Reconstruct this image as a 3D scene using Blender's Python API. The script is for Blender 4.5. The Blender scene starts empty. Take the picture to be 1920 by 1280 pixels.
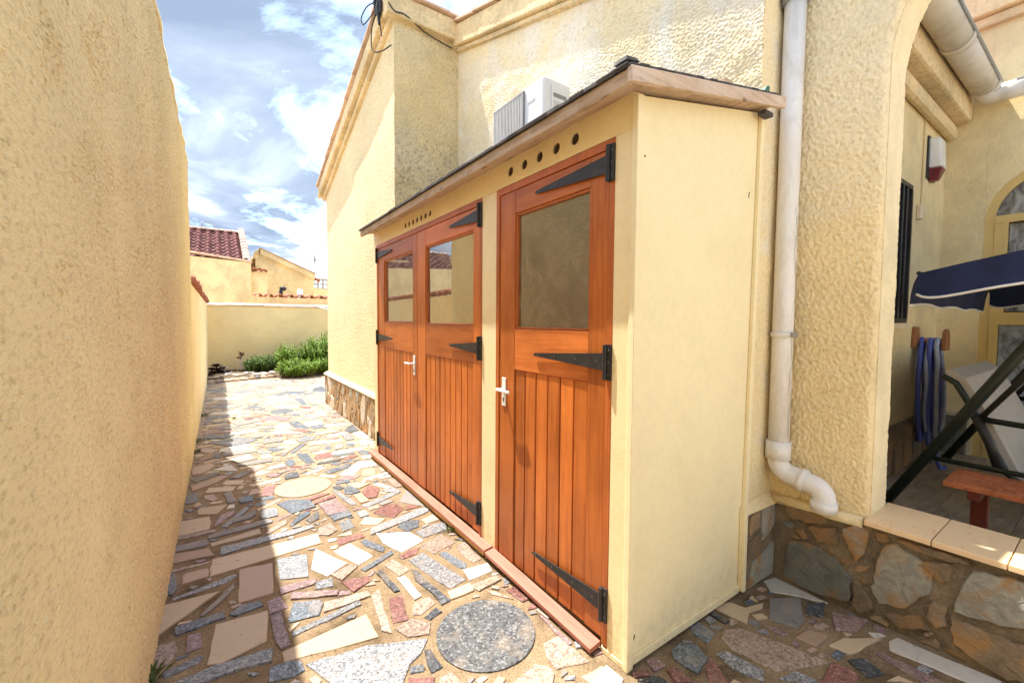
import bpy, math, random
import numpy as np
from mathutils import Vector, Matrix

rnd = random.Random(7)
nrs = np.random.RandomState(11)
R = math.radians
SC = bpy.context.scene
COL = SC.collection

# ------------------------------------------------------------ camera
yaw, pitch, roll = R(34.77), R(2.68), R(0.40)
fw = Vector((math.sin(yaw)*math.cos(pitch), math.cos(yaw)*math.cos(pitch), -math.sin(pitch)))
rt = Vector((math.cos(yaw), -math.sin(yaw), 0))
up = rt.cross(fw)
rt, up = rt*math.cos(roll) + up*math.sin(roll), up*math.cos(roll) - rt*math.sin(roll)
cam = bpy.data.cameras.new('camera')
cam_o = bpy.data.objects.new('camera', cam)
COL.objects.link(cam_o)
m = Matrix.Identity(4)
for i, v in enumerate((rt, up, -fw)):
    for k in range(3):
        m[k][i] = v[k]
m.translation = Vector((0, 0, 1.3))
cam_o.matrix_world = m
cam.sensor_width = 36
cam.lens = 36*798.5/1920
cam.clip_start = 0.02
cam.clip_end = 500
SC.camera = cam_o

# ------------------------------------------------------------ sky, sun, exposure
SC.view_settings.view_transform = 'Standard'
SC.view_settings.look = 'None'
SC.view_settings.gamma = 1
SC.view_settings.use_curve_mapping = False
SC.cycles.diffuse_bounces = 10
SC.cycles.max_bounces = 16
SC.view_settings.exposure = 2.5
SUN_DIR = Vector((0.155, -0.38, -1.0)).normalized()      # the way the light travels
world = bpy.data.worlds.new('World')
SC.world = world
world.use_nodes = True
wn, wl = world.node_tree.nodes, world.node_tree.links
wn.clear()
def wnode(t, **kw):
    n = wn.new(t)
    for k, v in kw.items():
        setattr(n, k, v)
    return n
w_out = wnode('ShaderNodeOutputWorld')
sky = wnode('ShaderNodeTexSky', sky_type='NISHITA')
sky.sun_disc = False
sky.sun_elevation = R(67.7)
sky.sun_rotation = R(-22.2)
bg_sky = wnode('ShaderNodeBackground')
bg_sky.inputs['Strength'].default_value = 0.13
wl.new(sky.outputs['Color'], bg_sky.inputs['Color'])
tc = wnode('ShaderNodeTexCoord')
sep = wnode('ShaderNodeSeparateXYZ')
wl.new(tc.outputs['Generated'], sep.inputs[0])
def wmath(op, a, b=None, clamp=False):
    n = wnode('ShaderNodeMath', operation=op, use_clamp=clamp)
    for i, v in enumerate((a, b)):
        if v is None:
            continue
        if isinstance(v, (int, float)):
            n.inputs[i].default_value = v
        else:
            wl.new(v, n.inputs[i])
    return n.outputs[0]
zz = wmath('ADD', wmath('MAXIMUM', sep.outputs['Z'], 0.0), 0.16)
cmb = wnode('ShaderNodeCombineXYZ')
wl.new(wmath('DIVIDE', sep.outputs['X'], zz), cmb.inputs[0])
wl.new(wmath('DIVIDE', sep.outputs['Y'], zz), cmb.inputs[1])
def wnoise(scale, detail, rough, dist=0.0, off=(0, 0, 0), lac=2.0):
    mp = wnode('ShaderNodeMapping')
    mp.inputs['Location'].default_value = off
    wl.new(cmb.outputs[0], mp.inputs['Vector'])
    n = wnode('ShaderNodeTexNoise')
    n.inputs['Scale'].default_value = scale
    n.inputs['Detail'].default_value = detail
    n.inputs['Roughness'].default_value = rough
    n.inputs['Distortion'].default_value = dist
    n.inputs['Lacunarity'].default_value = lac
    wl.new(mp.outputs[0], n.inputs['Vector'])
    return n.outputs['Fac']
def wramp(fac, stops):
    n = wnode('ShaderNodeValToRGB')
    e = n.color_ramp.elements
    while len(e) < len(stops):
        e.new(0.5)
    for el, (p, c) in zip(e, stops):
        el.position = p
        el.color = (*c, 1)
    wl.new(fac, n.inputs[0])
    return n
cover = wramp(wnoise(1.15, 9, 0.62, 0.35, (3.1, 1.4, 0)), [(0.39, (0, 0, 0)), (0.51, (1, 1, 1))])
shade = wramp(wnoise(0.95, 8, 0.56, 0.5, (7.7, 2.2, 0)),
              [(0.40, (0.18, 0.23, 0.32)), (0.49, (0.27, 0.33, 0.43)), (0.555, (0.45, 0.515, 0.62)), (0.615, (0.92, 0.95, 1.0)), (0.69, (1.7, 1.69, 1.67))])
bg_cl = wnode('ShaderNodeBackground')
bg_cl.inputs['Strength'].default_value = 0.43
wl.new(shade.outputs['Color'], bg_cl.inputs['Color'])
mixw = wnode('ShaderNodeMixShader')
wl.new(cover.outputs['Color'], mixw.inputs['Fac'])
wl.new(bg_sky.outputs[0], mixw.inputs[1])
wl.new(bg_cl.outputs[0], mixw.inputs[2])
wl.new(mixw.outputs[0], w_out.inputs['Surface'])

sun = bpy.data.lights.new('sun', 'SUN')
sun.energy = 2.0
sun.angle = R(0.53)
sun.color = (1.0, 0.95, 0.87)
sun_o = bpy.data.objects.new('sun', sun)
COL.objects.link(sun_o)
sun_o.rotation_euler = SUN_DIR.to_track_quat('-Z', 'Y').to_euler()
sun_o.location = (-3, 7, 20)

# ------------------------------------------------------------ materials
def new_mat(name):
    ma = bpy.data.materials.new(name)
    ma.use_nodes = True
    nt = ma.node_tree
    return ma, nt.nodes, nt.links, nt.nodes['Principled BSDF']
def _noise(N, L, vec, scale, detail=4, rough=0.55, dist=0.0):
    n = N.new('ShaderNodeTexNoise')
    n.inputs['Scale'].default_value = scale
    n.inputs['Detail'].default_value = detail
    n.inputs['Roughness'].default_value = rough
    n.inputs['Distortion'].default_value = dist
    if vec is not None:
        L.new(vec, n.inputs['Vector'])
    return n.outputs['Fac']
def _ramp(N, L, fac, stops, interp='LINEAR'):
    n = N.new('ShaderNodeValToRGB')
    n.color_ramp.interpolation = interp
    e = n.color_ramp.elements
    while len(e) < len(stops):
        e.new(0.5)
    for el, (p, c) in zip(e, stops):
        el.position = p
        el.color = (*c, 1) if len(c) == 3 else c
    L.new(fac, n.inputs[0])
    return n.outputs['Color']
def _mix(N, L, fac, a, b, mode='MIX'):
    n = N.new('ShaderNodeMix')
    n.data_type = 'RGBA'
    n.blend_type = mode
    for sock, v in ((n.inputs[0], fac), (n.inputs[6], a), (n.inputs[7], b)):
        if isinstance(v, (int, float)):
            sock.default_value = v
        elif isinstance(v, (tuple, list)):
            sock.default_value = (*v, 1) if len(v) == 3 else v
        else:
            L.new(v, sock)
    return n.outputs[2]
def _coord(N, L, scale=(1, 1, 1), kind='Object'):
    t = N.new('ShaderNodeTexCoord')
    if scale == (1, 1, 1):
        return t.outputs[kind]
    mp = N.new('ShaderNodeMapping')
    mp.inputs['Scale'].default_value = scale
    L.new(t.outputs[kind], mp.inputs['Vector'])
    return mp.outputs[0]
def _bump(N, L, P, height, strength, dist, prev=None):
    b = N.new('ShaderNodeBump')
    b.inputs['Strength'].default_value = strength
    b.inputs['Distance'].default_value = dist
    L.new(height, b.inputs['Height'])
    if prev is not None:
        L.new(prev, b.inputs['Normal'])
    L.new(b.outputs[0], P.inputs['Normal'])
    return b.outputs[0]
def sc(c, k):
    return tuple(min(1, x*k) for x in c)
def pm(name, base, var=0.12, vscale=6, rough=0.6, bump=0.0, bscale=60, bdist=0.004, stain=None,
       stain_amt=0.5, stain_scale=2.5, stretch=(1, 1, 1), metal=0.0, rand=0.0, fine=0.0, spec=0.4):
    """a plain procedural material: base colour with soft variation, stains, fine bump"""
    ma, N, L, P = new_mat(name)
    v = _coord(N, L, stretch)
    col = _ramp(N, L, _noise(N, L, v, vscale, 6, 0.6), [(0.3, sc(base, 1-var)), (0.7, sc(base, 1+var))])
    if fine:
        f = _ramp(N, L, _noise(N, L, v, vscale*14, 3, 0.6), [(0.35, (1-fine,)*3), (0.6, (1, 1, 1))])
        col = _mix(N, L, 1.0, col, f, 'MULTIPLY')
    if stain:
        s = _ramp(N, L, _noise(N, L, v, stain_scale, 7, 0.65, 0.4), [(0.5, (0, 0, 0)), (0.68, (stain_amt,)*3)])
        col = _mix(N, L, s, col, stain)
    if rand:
        oi = N.new('ShaderNodeObjectInfo')
        k = _ramp(N, L, oi.outputs['Random'], [(0, (1-rand,)*3), (1, (1+rand*0.6,)*3)])
        col = _mix(N, L, 1.0, col, k, 'MULTIPLY')
    L.new(col, P.inputs['Base Color'])
    P.inputs['Roughness'].default_value = rough
    P.inputs['Metallic'].default_value = metal
    P.inputs['Specular IOR Level'].default_value = spec
    if bump:
        _bump(N, L, P, _noise(N, L, v, bscale, 5, 0.6), bump, bdist)
    return ma

CREAM = (0.76, 0.565, 0.305)
def stucco_mat(name, base, bump=0.6, bscale=55, bdist=0.012, white=0.0, dirt=0.25, zfade=None, soot=0.0, fine=0.75, stretch=(1, 1, 1), cscale=None):
    """roughcast painted render: lumps, weather stains, worn chalky patches"""
    ma, N, L, P = new_mat(name)
    v = _coord(N, L)
    col = _ramp(N, L, _noise(N, L, v, 1.3, 6, 0.6), [(0.3, sc(base, 0.90)), (0.7, sc(base, 1.07))])
    if white:
        f = _ramp(N, L, _noise(N, L, v, 1.5, 7, 0.68, 0.6), [(0.44, (0, 0, 0)), (0.60, (white,)*3)])
        col = _mix(N, L, f, col, (0.86, 0.80, 0.69))
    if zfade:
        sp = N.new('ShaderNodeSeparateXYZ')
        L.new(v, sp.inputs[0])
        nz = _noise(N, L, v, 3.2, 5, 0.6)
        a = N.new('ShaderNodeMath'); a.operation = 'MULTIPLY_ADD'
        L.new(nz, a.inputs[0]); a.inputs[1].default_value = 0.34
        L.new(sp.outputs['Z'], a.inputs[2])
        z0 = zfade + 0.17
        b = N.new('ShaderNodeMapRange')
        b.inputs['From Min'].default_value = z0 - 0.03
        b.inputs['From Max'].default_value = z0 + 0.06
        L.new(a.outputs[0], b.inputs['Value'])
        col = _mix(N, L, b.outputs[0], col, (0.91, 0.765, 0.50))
    d = _ramp(N, L, _noise(N, L, v, 2.2, 8, 0.7, 0.3), [(0.40, (1-dirt,)*3), (0.56, (1, 1, 1))])
    col = _mix(N, L, 1.0, col, d, 'MULTIPLY')
    if soot:
        s = _ramp(N, L, _noise(N, L, v, 34, 4, 0.7), [(0.36, (1-soot,)*3), (0.50, (1, 1, 1))])
        m2 = _ramp(N, L, _noise(N, L, v, 1.1, 4, 0.6), [(0.40, (0, 0, 0)), (0.58, (1, 1, 1))])
        col = _mix(N, L, m2, col, _mix(N, L, 1.0, col, s, 'MULTIPLY'))
    h = _noise(N, L, _coord(N, L, stretch), bscale, 6, 0.68)
    fcol = _ramp(N, L, _noise(N, L, _coord(N, L, stretch), cscale or bscale*1.1+7, 5, 0.7), [(0.30, (fine, fine*.97, fine*.88)), (0.50, (1, 1, 1))])
    col = _mix(N, L, 1.0, col, fcol, 'MULTIPLY')
    L.new(col, P.inputs['Base Color'])
    P.inputs['Roughness'].default_value = 0.9
    P.inputs['Specular IOR Level'].default_value = 0.2
    hr = _ramp(N, L, h, [(0.35, (0, 0, 0)), (0.65, (1, 1, 1))])
    b1 = _bump(N, L, P, hr, bump, bdist)
    _bump(N, L, P, _noise(N, L, v, 260, 3, 0.6), 0.35, 0.002, b1)
    return ma

def granite_mat(name, base, dark, light, scale=150, amt=1.0, rough=0.42):
    ma, N, L, P = new_mat(name)
    v = _coord(N, L)
    vo = N.new('ShaderNodeTexVoronoi')
    vo.inputs['Scale'].default_value = scale
    L.new(v, vo.inputs['Vector'])
    sx = N.new('ShaderNodeSeparateColor')
    L.new(vo.outputs['Color'], sx.inputs[0])
    col = _ramp(N, L, sx.outputs[0], [(0.0, dark), (0.28, base), (0.62, sc(base, 1.15)), (0.85, light)], 'CONSTANT')
    nz = _ramp(N, L, _noise(N, L, v, scale*0.5, 4, 0.7), [(0.38, dark), (0.5, base), (0.66, light)])
    col = _mix(N, L, 0.28, col, nz)
    oi = N.new('ShaderNodeObjectInfo')
    k = _ramp(N, L, oi.outputs['Random'], [(0, (0.75,)*3), (1, (1.2,)*3)])
    col = _mix(N, L, 1.0, col, k, 'MULTIPLY')
    du = _ramp(N, L, _noise(N, L, v, 7, 6, 0.65), [(0.52, (0, 0, 0)), (0.75, (0.45,)*3)])
    col = _mix(N, L, du, col, (0.42, 0.32, 0.21))
    L.new(col, P.inputs['Base Color'])
    P.inputs['Roughness'].default_value = rough
    _bump(N, L, P, _noise(N, L, v, 190, 3, 0.6), 0.25, 0.002)
    return ma
def marble_mat(name, base, vein, dust=0.35, rough=0.45):
    ma, N, L, P = new_mat(name)
    v = _coord(N, L, (2.2, 5, 3))
    n = _noise(N, L, v, 4.5, 8, 0.65, 1.6)
    col = _ramp(N, L, n, [(0.30, vein), (0.43, base), (0.7, sc(base, 1.05))])
    oi = N.new('ShaderNodeObjectInfo')
    k = _ramp(N, L, oi.outputs['Random'], [(0, (0.82, 0.78, 0.72)), (0.5, (1, 1, 1)), (1, (1.06, 1.02, 0.98))])
    col = _mix(N, L, 1.0, col, k, 'MULTIPLY')
    v2 = _coord(N, L)
    du = _ramp(N, L, _noise(N, L, v2, 9, 6, 0.7), [(0.50, (0, 0, 0)), (0.72, (dust,)*3)])
    col = _mix(N, L, du, col, (0.45, 0.34, 0.22))
    L.new(col, P.inputs['Base Color'])
    P.inputs['Roughness'].default_value = rough
    _bump(N, L, P, _noise(N, L, v2, 120, 4, 0.6), 0.15, 0.002)
    return ma

STONE_M = {
    'W': marble_mat('white_marble', (0.58, 0.555, 0.50), (0.44, 0.415, 0.38), 0.22),
    'C': marble_mat('cream_marble', (0.49, 0.385, 0.26), (0.40, 0.30, 0.195), 0.35),
    'P': marble_mat('pink_limestone', (0.40, 0.285, 0.205), (0.39, 0.25, 0.175), 0.4),
    'B': granite_mat('pink_granite', (0.34, 0.25, 0.195), (0.18, 0.12, 0.095), (0.46, 0.37, 0.30), 120),
    'G': granite_mat('grey_granite', (0.21, 0.215, 0.225), (0.075, 0.08, 0.09), (0.42, 0.42, 0.42), 150),
    'D': granite_mat('blue_granite', (0.105, 0.125, 0.15), (0.04, 0.048, 0.06), (0.23, 0.26, 0.29), 130),
    'K': granite_mat('black_granite', (0.055, 0.06, 0.068), (0.02, 0.022, 0.026), (0.16, 0.17, 0.18), 130),
    'R': granite_mat('red_granite', (0.20, 0.085, 0.073), (0.10, 0.04, 0.038), (0.38, 0.19, 0.16), 120),
    'M': granite_mat('mauve_granite', (0.22, 0.145, 0.138), (0.13, 0.075, 0.08), (0.40, 0.28, 0.27), 120),
    'S': marble_mat('grey_slate', (0.20, 0.19, 0.18), (0.13, 0.125, 0.12), 0.4, 0.6),
}
M_GRANITE_DISC = granite_mat('disc_granite', (0.105, 0.112, 0.116), (0.035, 0.038, 0.045), (0.26, 0.27, 0.27), 120)

def mortar_mat():
    ma, N, L, P = new_mat('mortar')
    v = _coord(N, L)
    col = _ramp(N, L, _noise(N, L, v, 3.5, 8, 0.7, 0.3), [(0.36, (0.13, 0.092, 0.052)), (0.48, (0.25, 0.18, 0.108)), (0.68, (0.37, 0.275, 0.17))])
    g = _ramp(N, L, _noise(N, L, v, 120, 4, 0.7), [(0.36, (0.62, 0.58, 0.52)), (0.55, (1, 1, 1))])
    col = _mix(N, L, 1.0, col, g, 'MULTIPLY')
    dk = _ramp(N, L, _noise(N, L, v, 1.1, 5, 0.6), [(0.48, (0, 0, 0)), (0.66, (0.45,)*3)])
    col = _mix(N, L, dk, col, (0.17, 0.12, 0.068))
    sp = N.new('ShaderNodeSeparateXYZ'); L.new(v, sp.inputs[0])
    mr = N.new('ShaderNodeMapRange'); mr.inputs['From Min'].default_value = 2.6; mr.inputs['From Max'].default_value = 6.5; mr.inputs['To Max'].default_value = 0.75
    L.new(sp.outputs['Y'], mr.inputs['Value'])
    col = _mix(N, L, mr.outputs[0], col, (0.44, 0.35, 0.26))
    L.new(col, P.inputs['Base Color'])
    P.inputs['Roughness'].default_value = 0.92
    P.inputs['Specular IOR Level'].default_value = 0.2
    b = _bump(N, L, P, _noise(N, L, v, 30, 6, 0.7), 0.6, 0.012)
    _bump(N, L, P, _noise(N, L, v, 220, 3, 0.6), 0.4, 0.003, b)
    return ma
M_MORTAR = mortar_mat()

def wood_mat(name, base, dark, axis=2, rough=0.35, scale=1.0, knots=True, rand=0.22, weather=None, wz=None, kfreq=1.0):
    ma, N, L, P = new_mat(name)
    st = [38*scale]*3
    st[axis] = 2.0*scale
    oi = N.new('ShaderNodeObjectInfo')
    t = N.new('ShaderNodeTexCoord')
    add = N.new('ShaderNodeVectorMath'); add.operation = 'MULTIPLY_ADD'
    L.new(oi.outputs['Random'], add.inputs[0]); add.inputs[1].default_value = (9, 7, 5)
    L.new(t.outputs['Object'], add.inputs[2])
    mp = N.new('ShaderNodeMapping'); mp.inputs['Scale'].default_value = st
    L.new(add.outputs[0], mp.inputs['Vector'])
    g = _noise(N, L, mp.outputs[0], 1.0, 7, 0.62, 0.9)
    col = _ramp(N, L, g, [(0.30, dark), (0.52, base), (0.72, sc(base, 1.12))])
    big = _ramp(N, L, _noise(N, L, add.outputs[0], 2.6, 4, 0.6), [(0.3, (0.78, 0.74, 0.70)), (0.6, (1.05, 1.05, 1.05))])
    col = _mix(N, L, 1.0, col, big, 'MULTIPLY')
    if rand:
        k = _ramp(N, L, oi.outputs['Random'], [(0, (1-rand, 1-rand*1.1, 1-rand*1.1)), (1, (1+rand, 1+rand, 1+rand))])
        col = _mix(N, L, 1.0, col, k, 'MULTIPLY')
    if knots:
        vo = N.new('ShaderNodeTexVoronoi')
        mp2 = N.new('ShaderNodeMapping')
        s2 = [9.0*kfreq]*3; s2[axis] = 3.2*kfreq
        mp2.inputs['Scale'].default_value = s2
        L.new(add.outputs[0], mp2.inputs['Vector'])
        vo.inputs['Scale'].default_value = 1.0
        L.new(mp2.outputs[0], vo.inputs['Vector'])
        kk = _ramp(N, L, vo.outputs['Distance'], [(0.07, (1, 1, 1)), (0.15, (0, 0, 0))])
        col = _mix(N, L, kk, col, sc(dark, 0.5))
    if weather:
        wf = _ramp(N, L, _noise(N, L, add.outputs[0], 7, 7, 0.7), [(0.45, (0, 0, 0)), (0.65, (0.7,)*3)])
        col = _mix(N, L, wf, col, weather)
    if wz:                                                     # splash wear near the ground
        sp = N.new('ShaderNodeSeparateXYZ'); L.new(t.outputs['Object'], sp.inputs[0])
        mr = N.new('ShaderNodeMapRange'); mr.inputs['From Min'].default_value = 0.55; mr.inputs['From Max'].default_value = 0.0
        mr.inputs['To Max'].default_value = 0.75
        L.new(sp.outputs['Z'], mr.inputs['Value'])
        ml = N.new('ShaderNodeMath'); ml.operation = 'MULTIPLY'
        L.new(mr.outputs[0], ml.inputs[0]); L.new(_noise(N, L, mp.outputs[0], 0.35, 5, 0.7), ml.inputs[1])
        col = _mix(N, L, ml.outputs[0], col, wz)
    L.new(col, P.inputs['Base Color'])
    P.inputs['Roughness'].default_value = rough
    P.inputs['Specular IOR Level'].default_value = 0.35
    _bump(N, L, P, g, 0.25, 0.0015)
    return ma

M_DOOR = wood_mat('varnished_wood', (0.55, 0.162, 0.030), (0.40, 0.100, 0.018), 2, 0.40, knots=False, wz=(0.14, 0.06, 0.03))
M_DOORH = wood_mat('varnished_wood_rail', (0.54, 0.160, 0.034), (0.42, 0.108, 0.022), 1, 0.42, knots=False)
M_DOORJ = wood_mat('varnished_wood_jamb', (0.45, 0.128, 0.028), (0.34, 0.080, 0.018), 2, 0.42, knots=False, wz=(0.12, 0.05, 0.025))
M_FASCIA = wood_mat('weathered_fascia', (0.52, 0.39, 0.27), (0.30, 0.19, 0.115), 1, 0.9, kfreq=1.5, weather=(0.56, 0.46, 0.36), rand=0.05)
M_FASCIAX = wood_mat('weathered_fascia_end', (0.60, 0.46, 0.35), (0.38, 0.26, 0.18), 0, 0.9, kfreq=1.8, weather=(0.64, 0.53, 0.44), rand=0.05)
M_SILL = wood_mat('pink_painted_sill', (0.40, 0.16, 0.11), (0.27, 0.095, 0.06), 1, 0.6, knots=False, rand=0.05)
M_PLINTH = wood_mat('yellow_plinth', (0.60, 0.38, 0.13), (0.30, 0.16, 0.05), 1, 0.7)
M_SHED = pm('shed_paint', (0.90, 0.75, 0.44), 0.05, 3, 0.5, 0.35, 70, 0.002, (0.66, 0.50, 0.24), 0.22, 5, fine=0.05)
M_SHEDEND = pm('shed_end_paint', (0.90, 0.775, 0.48), 0.03, 2.2, 0.42, 0.4, 40, 0.0025, (0.70, 0.58, 0.33), 0.2, 4, fine=0.04)
def splash(ma, z1, colr, amt):
    """mud splashed up from the ground onto a board"""
    N, L = ma.node_tree.nodes, ma.node_tree.links
    P = N['Principled BSDF']
    old = P.inputs['Base Color'].links[0].from_socket
    v = _coord(N, L)
    sp = N.new('ShaderNodeSeparateXYZ'); L.new(v, sp.inputs[0])
    mr = N.new('ShaderNodeMapRange'); mr.inputs['From Min'].default_value = z1; mr.inputs['From Max'].default_value = 0.0
    L.new(sp.outputs['Z'], mr.inputs['Value'])
    nz = _ramp(N, L, _noise(N, L, v, 22, 7, 0.75), [(0.42, (0, 0, 0)), (0.62, (1, 1, 1))])
    ml = N.new('ShaderNodeMath'); ml.operation = 'MULTIPLY'; L.new(mr.outputs[0], ml.inputs[0]); L.new(nz, ml.inputs[1])
    m2 = N.new('ShaderNodeMath'); m2.operation = 'MULTIPLY'; L.new(ml.outputs[0], m2.inputs[0]); m2.inputs[1].default_value = amt
    scr = _ramp(N, L, _noise(N, L, _coord(N, L, (9, 9, 60)), 1.0, 3, 0.6), [(0.70, (0, 0, 0)), (0.74, (0.35,)*3)])
    col = _mix(N, L, m2.outputs[0], old, colr)
    col = _mix(N, L, scr, col, sc(colr, 1.6))
    L.new(col, P.inputs['Base Color'])
splash(M_SHEDEND, 0.25, (0.46, 0.34, 0.18), 0.35)
splash(M_SHED, 0.30, (0.38, 0.27, 0.13), 0.6)
M_FELT = pm('roofing_felt', (0.075, 0.07, 0.072), 0.3, 12, 0.85, 0.6, 160, 0.004, (0.2, 0.18, 0.17), 0.5, 8)
M_BLACK = pm('black_iron', (0.022, 0.021, 0.021), 0.25, 25, 0.45, 0.3, 200, 0.001, (0.06, 0.055, 0.05), 0.5, 18)
M_BOLT = pm('dull_bolt', (0.09, 0.085, 0.08), 0.2, 30, 0.4)
M_WHITEM = pm('white_enamel', (0.78, 0.77, 0.73), 0.05, 8, 0.3)
M_DARKIN = pm('shed_inside', (0.36, 0.27, 0.15), 0.3, 5, 0.9)
M_MESH = pm('rusty_mesh', (0.10, 0.06, 0.04), 0.3, 60, 0.7)
M_HOLESHADE = pm('painted_hole_shade', (0.03, 0.022, 0.016), 0.2, 20, 0.9)  # dark colour painted in for the shade inside openings
M_LEFT = stucco_mat('stucco_boundary', (0.92, 0.765, 0.425), 0.7, 70, 0.006, dirt=0.0, fine=0.72, stretch=(1, .45, 1), cscale=85)
M_HOUSE = stucco_mat('stucco_house', (0.89, 0.745, 0.47), 0.4, 60, 0.005, white=0.75, dirt=0.05, fine=0.74, cscale=45)
M_GABLE = stucco_mat('stucco_gable', (0.90, 0.745, 0.45), 0.9, 34, 0.010, dirt=0.04, fine=0.68, cscale=36)
M_RETURN = stucco_mat('stucco_return', (0.90, 0.725, 0.40), 0.8, 40, 0.010, dirt=0.10, soot=0.40, white=0.25, cscale=40)
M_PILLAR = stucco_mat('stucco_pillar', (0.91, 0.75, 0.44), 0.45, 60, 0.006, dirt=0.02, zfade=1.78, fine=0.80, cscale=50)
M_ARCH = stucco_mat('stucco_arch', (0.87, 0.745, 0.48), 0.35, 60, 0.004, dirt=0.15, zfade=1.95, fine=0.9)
M_PORCH = stucco_mat('stucco_porch', (0.90, 0.74, 0.42), 0.7, 62, 0.007, dirt=0.14, fine=0.93)
M_CORNICE = stucco_mat('cornice_render', (0.80, 0.63, 0.37), 0.4, 30, 0.008, dirt=0.28, soot=0.3, fine=0.9)
M_BACK = stucco_mat('stucco_back', (0.93, 0.745, 0.40), 0.5, 40, 0.008, dirt=0.05, fine=0.93)
M_NEIGH = stucco_mat('stucco_neighbour', (0.88, 0.70, 0.39), 0.4, 14, 0.02, dirt=0.22, fine=0.93)
M_TILE = pm('terracotta', (0.42, 0.155, 0.09), 0.25, 9, 0.8, 0.4, 60, 0.004, (0.20, 0.09, 0.06), 0.6, 5, rand=0.3)
M_TILER = pm('terracotta_roof', (0.24, 0.085, 0.072), 0.25, 5, 0.75, 0.3, 30, 0.004, (0.16, 0.05, 0.045), 0.5, 3, rand=0.25)
M_TILEP = pm('terracotta_pale', (0.68, 0.49, 0.35), 0.2, 6, 0.8, 0.3, 40, 0.004, (0.40, 0.22, 0.14), 0.5, 4, rand=0.25)
M_CAP = pm('coping_tile', (0.72, 0.52, 0.38), 0.15, 6, 0.75, 0.3, 40, 0.003, (0.50, 0.30, 0.19), 0.4, 4, rand=0.2)
M_PIPE = pm('painted_pipe', (0.80, 0.78, 0.74), 0.05, 5, 0.45, 0.15, 40, 0.002, (0.50, 0.43, 0.32), 0.5, 5, stretch=(2, 2, .7), fine=.05)
M_PIPEGREY = pm('bare_grey_pvc', (0.27, 0.34, 0.35), 0.15, 12, 0.5)
M_GUT = pm('gutter_pvc', (0.62, 0.57, 0.49), 0.08, 5, 0.5, 0.1, 40, 0.002, (0.36, 0.31, 0.24), 0.5, 7)
M_ACW = pm('air_con_white', (0.74, 0.73, 0.70), 0.04, 5, 0.4)
M_ACG = pm('air_con_grille', (0.56, 0.54, 0.50), 0.1, 12, 0.5)
M_ACD = pm('air_con_dark', (0.24, 0.23, 0.22), 0.1, 12, 0.6)
M_CABLE = pm('black_cable', (0.02, 0.018, 0.018), 0.1, 20, 0.5)
M_CABLEW = pm('pale_cable', (0.62, 0.47, 0.26), 0.1, 20, 0.6)
M_SILLT = marble_mat('sill_tile_stone', (0.76, 0.56, 0.34), (0.66, 0.42, 0.22), 0.12, 0.35)
M_LOWM = pm('dark_wall_mortar', (0.20, 0.155, 0.10), 0.45, 7, 0.9, 0.8, 28, 0.015, (0.33, 0.24, 0.13), 0.6, 4, fine=0.3)
M_DADOM = pm('dado_mortar', (0.42, 0.29, 0.16), 0.3, 8, 0.9, 0.8, 30, 0.012, (0.22, 0.15, 0.08), 0.5, 4)
def slate_mat(name, base, rust, amt):
    ma, N, L, P = new_mat(name)
    v = _coord(N, L)
    n = _noise(N, L, v, 16, 9, 0.74, 1.0)
    col = _ramp(N, L, n, [(0.3, sc(base, 0.62)), (0.5, base), (0.72, sc(base, 1.35))])
    rf = _ramp(N, L, _noise(N, L, v, 5.5, 6, 0.6, 1.0), [(0.56-amt*0.25, (0, 0, 0)), (0.68-amt*0.22, (0.9,)*3)])
    col = _mix(N, L, rf, col, rust)
    L.new(col, P.inputs['Base Color'])
    P.inputs['Roughness'].default_value = 0.62
    b = _bump(N, L, P, n, 0.9, 0.016)
    _bump(N, L, P, _noise(N, L, _coord(N, L, (1, 1, 3)), 45, 6, 0.7), 0.8, 0.008, b)
    return ma
WALLSTONE_M = {
    'S': slate_mat('wall_slate', (0.19, 0.185, 0.15), (0.36, 0.20, 0.075), 0.2),
    'O': slate_mat('wall_rust_slate', (0.36, 0.31, 0.24), (0.44, 0.23, 0.07), 0.8),
    'L': slate_mat('wall_light_quartzite', (0.38, 0.36, 0.29), (0.42, 0.23, 0.08), 0.28),
    'T': slate_mat('wall_tan_stone', (0.33, 0.235, 0.135), (0.50, 0.27, 0.09), 0.3),
    'W': slate_mat('wall_white_stone', (0.58, 0.50, 0.40), (0.52, 0.33, 0.17), 0.15),
    'N': slate_mat('wall_brown_stone', (0.22, 0.155, 0.09), (0.36, 0.20, 0.075), 0.35),
}
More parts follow.
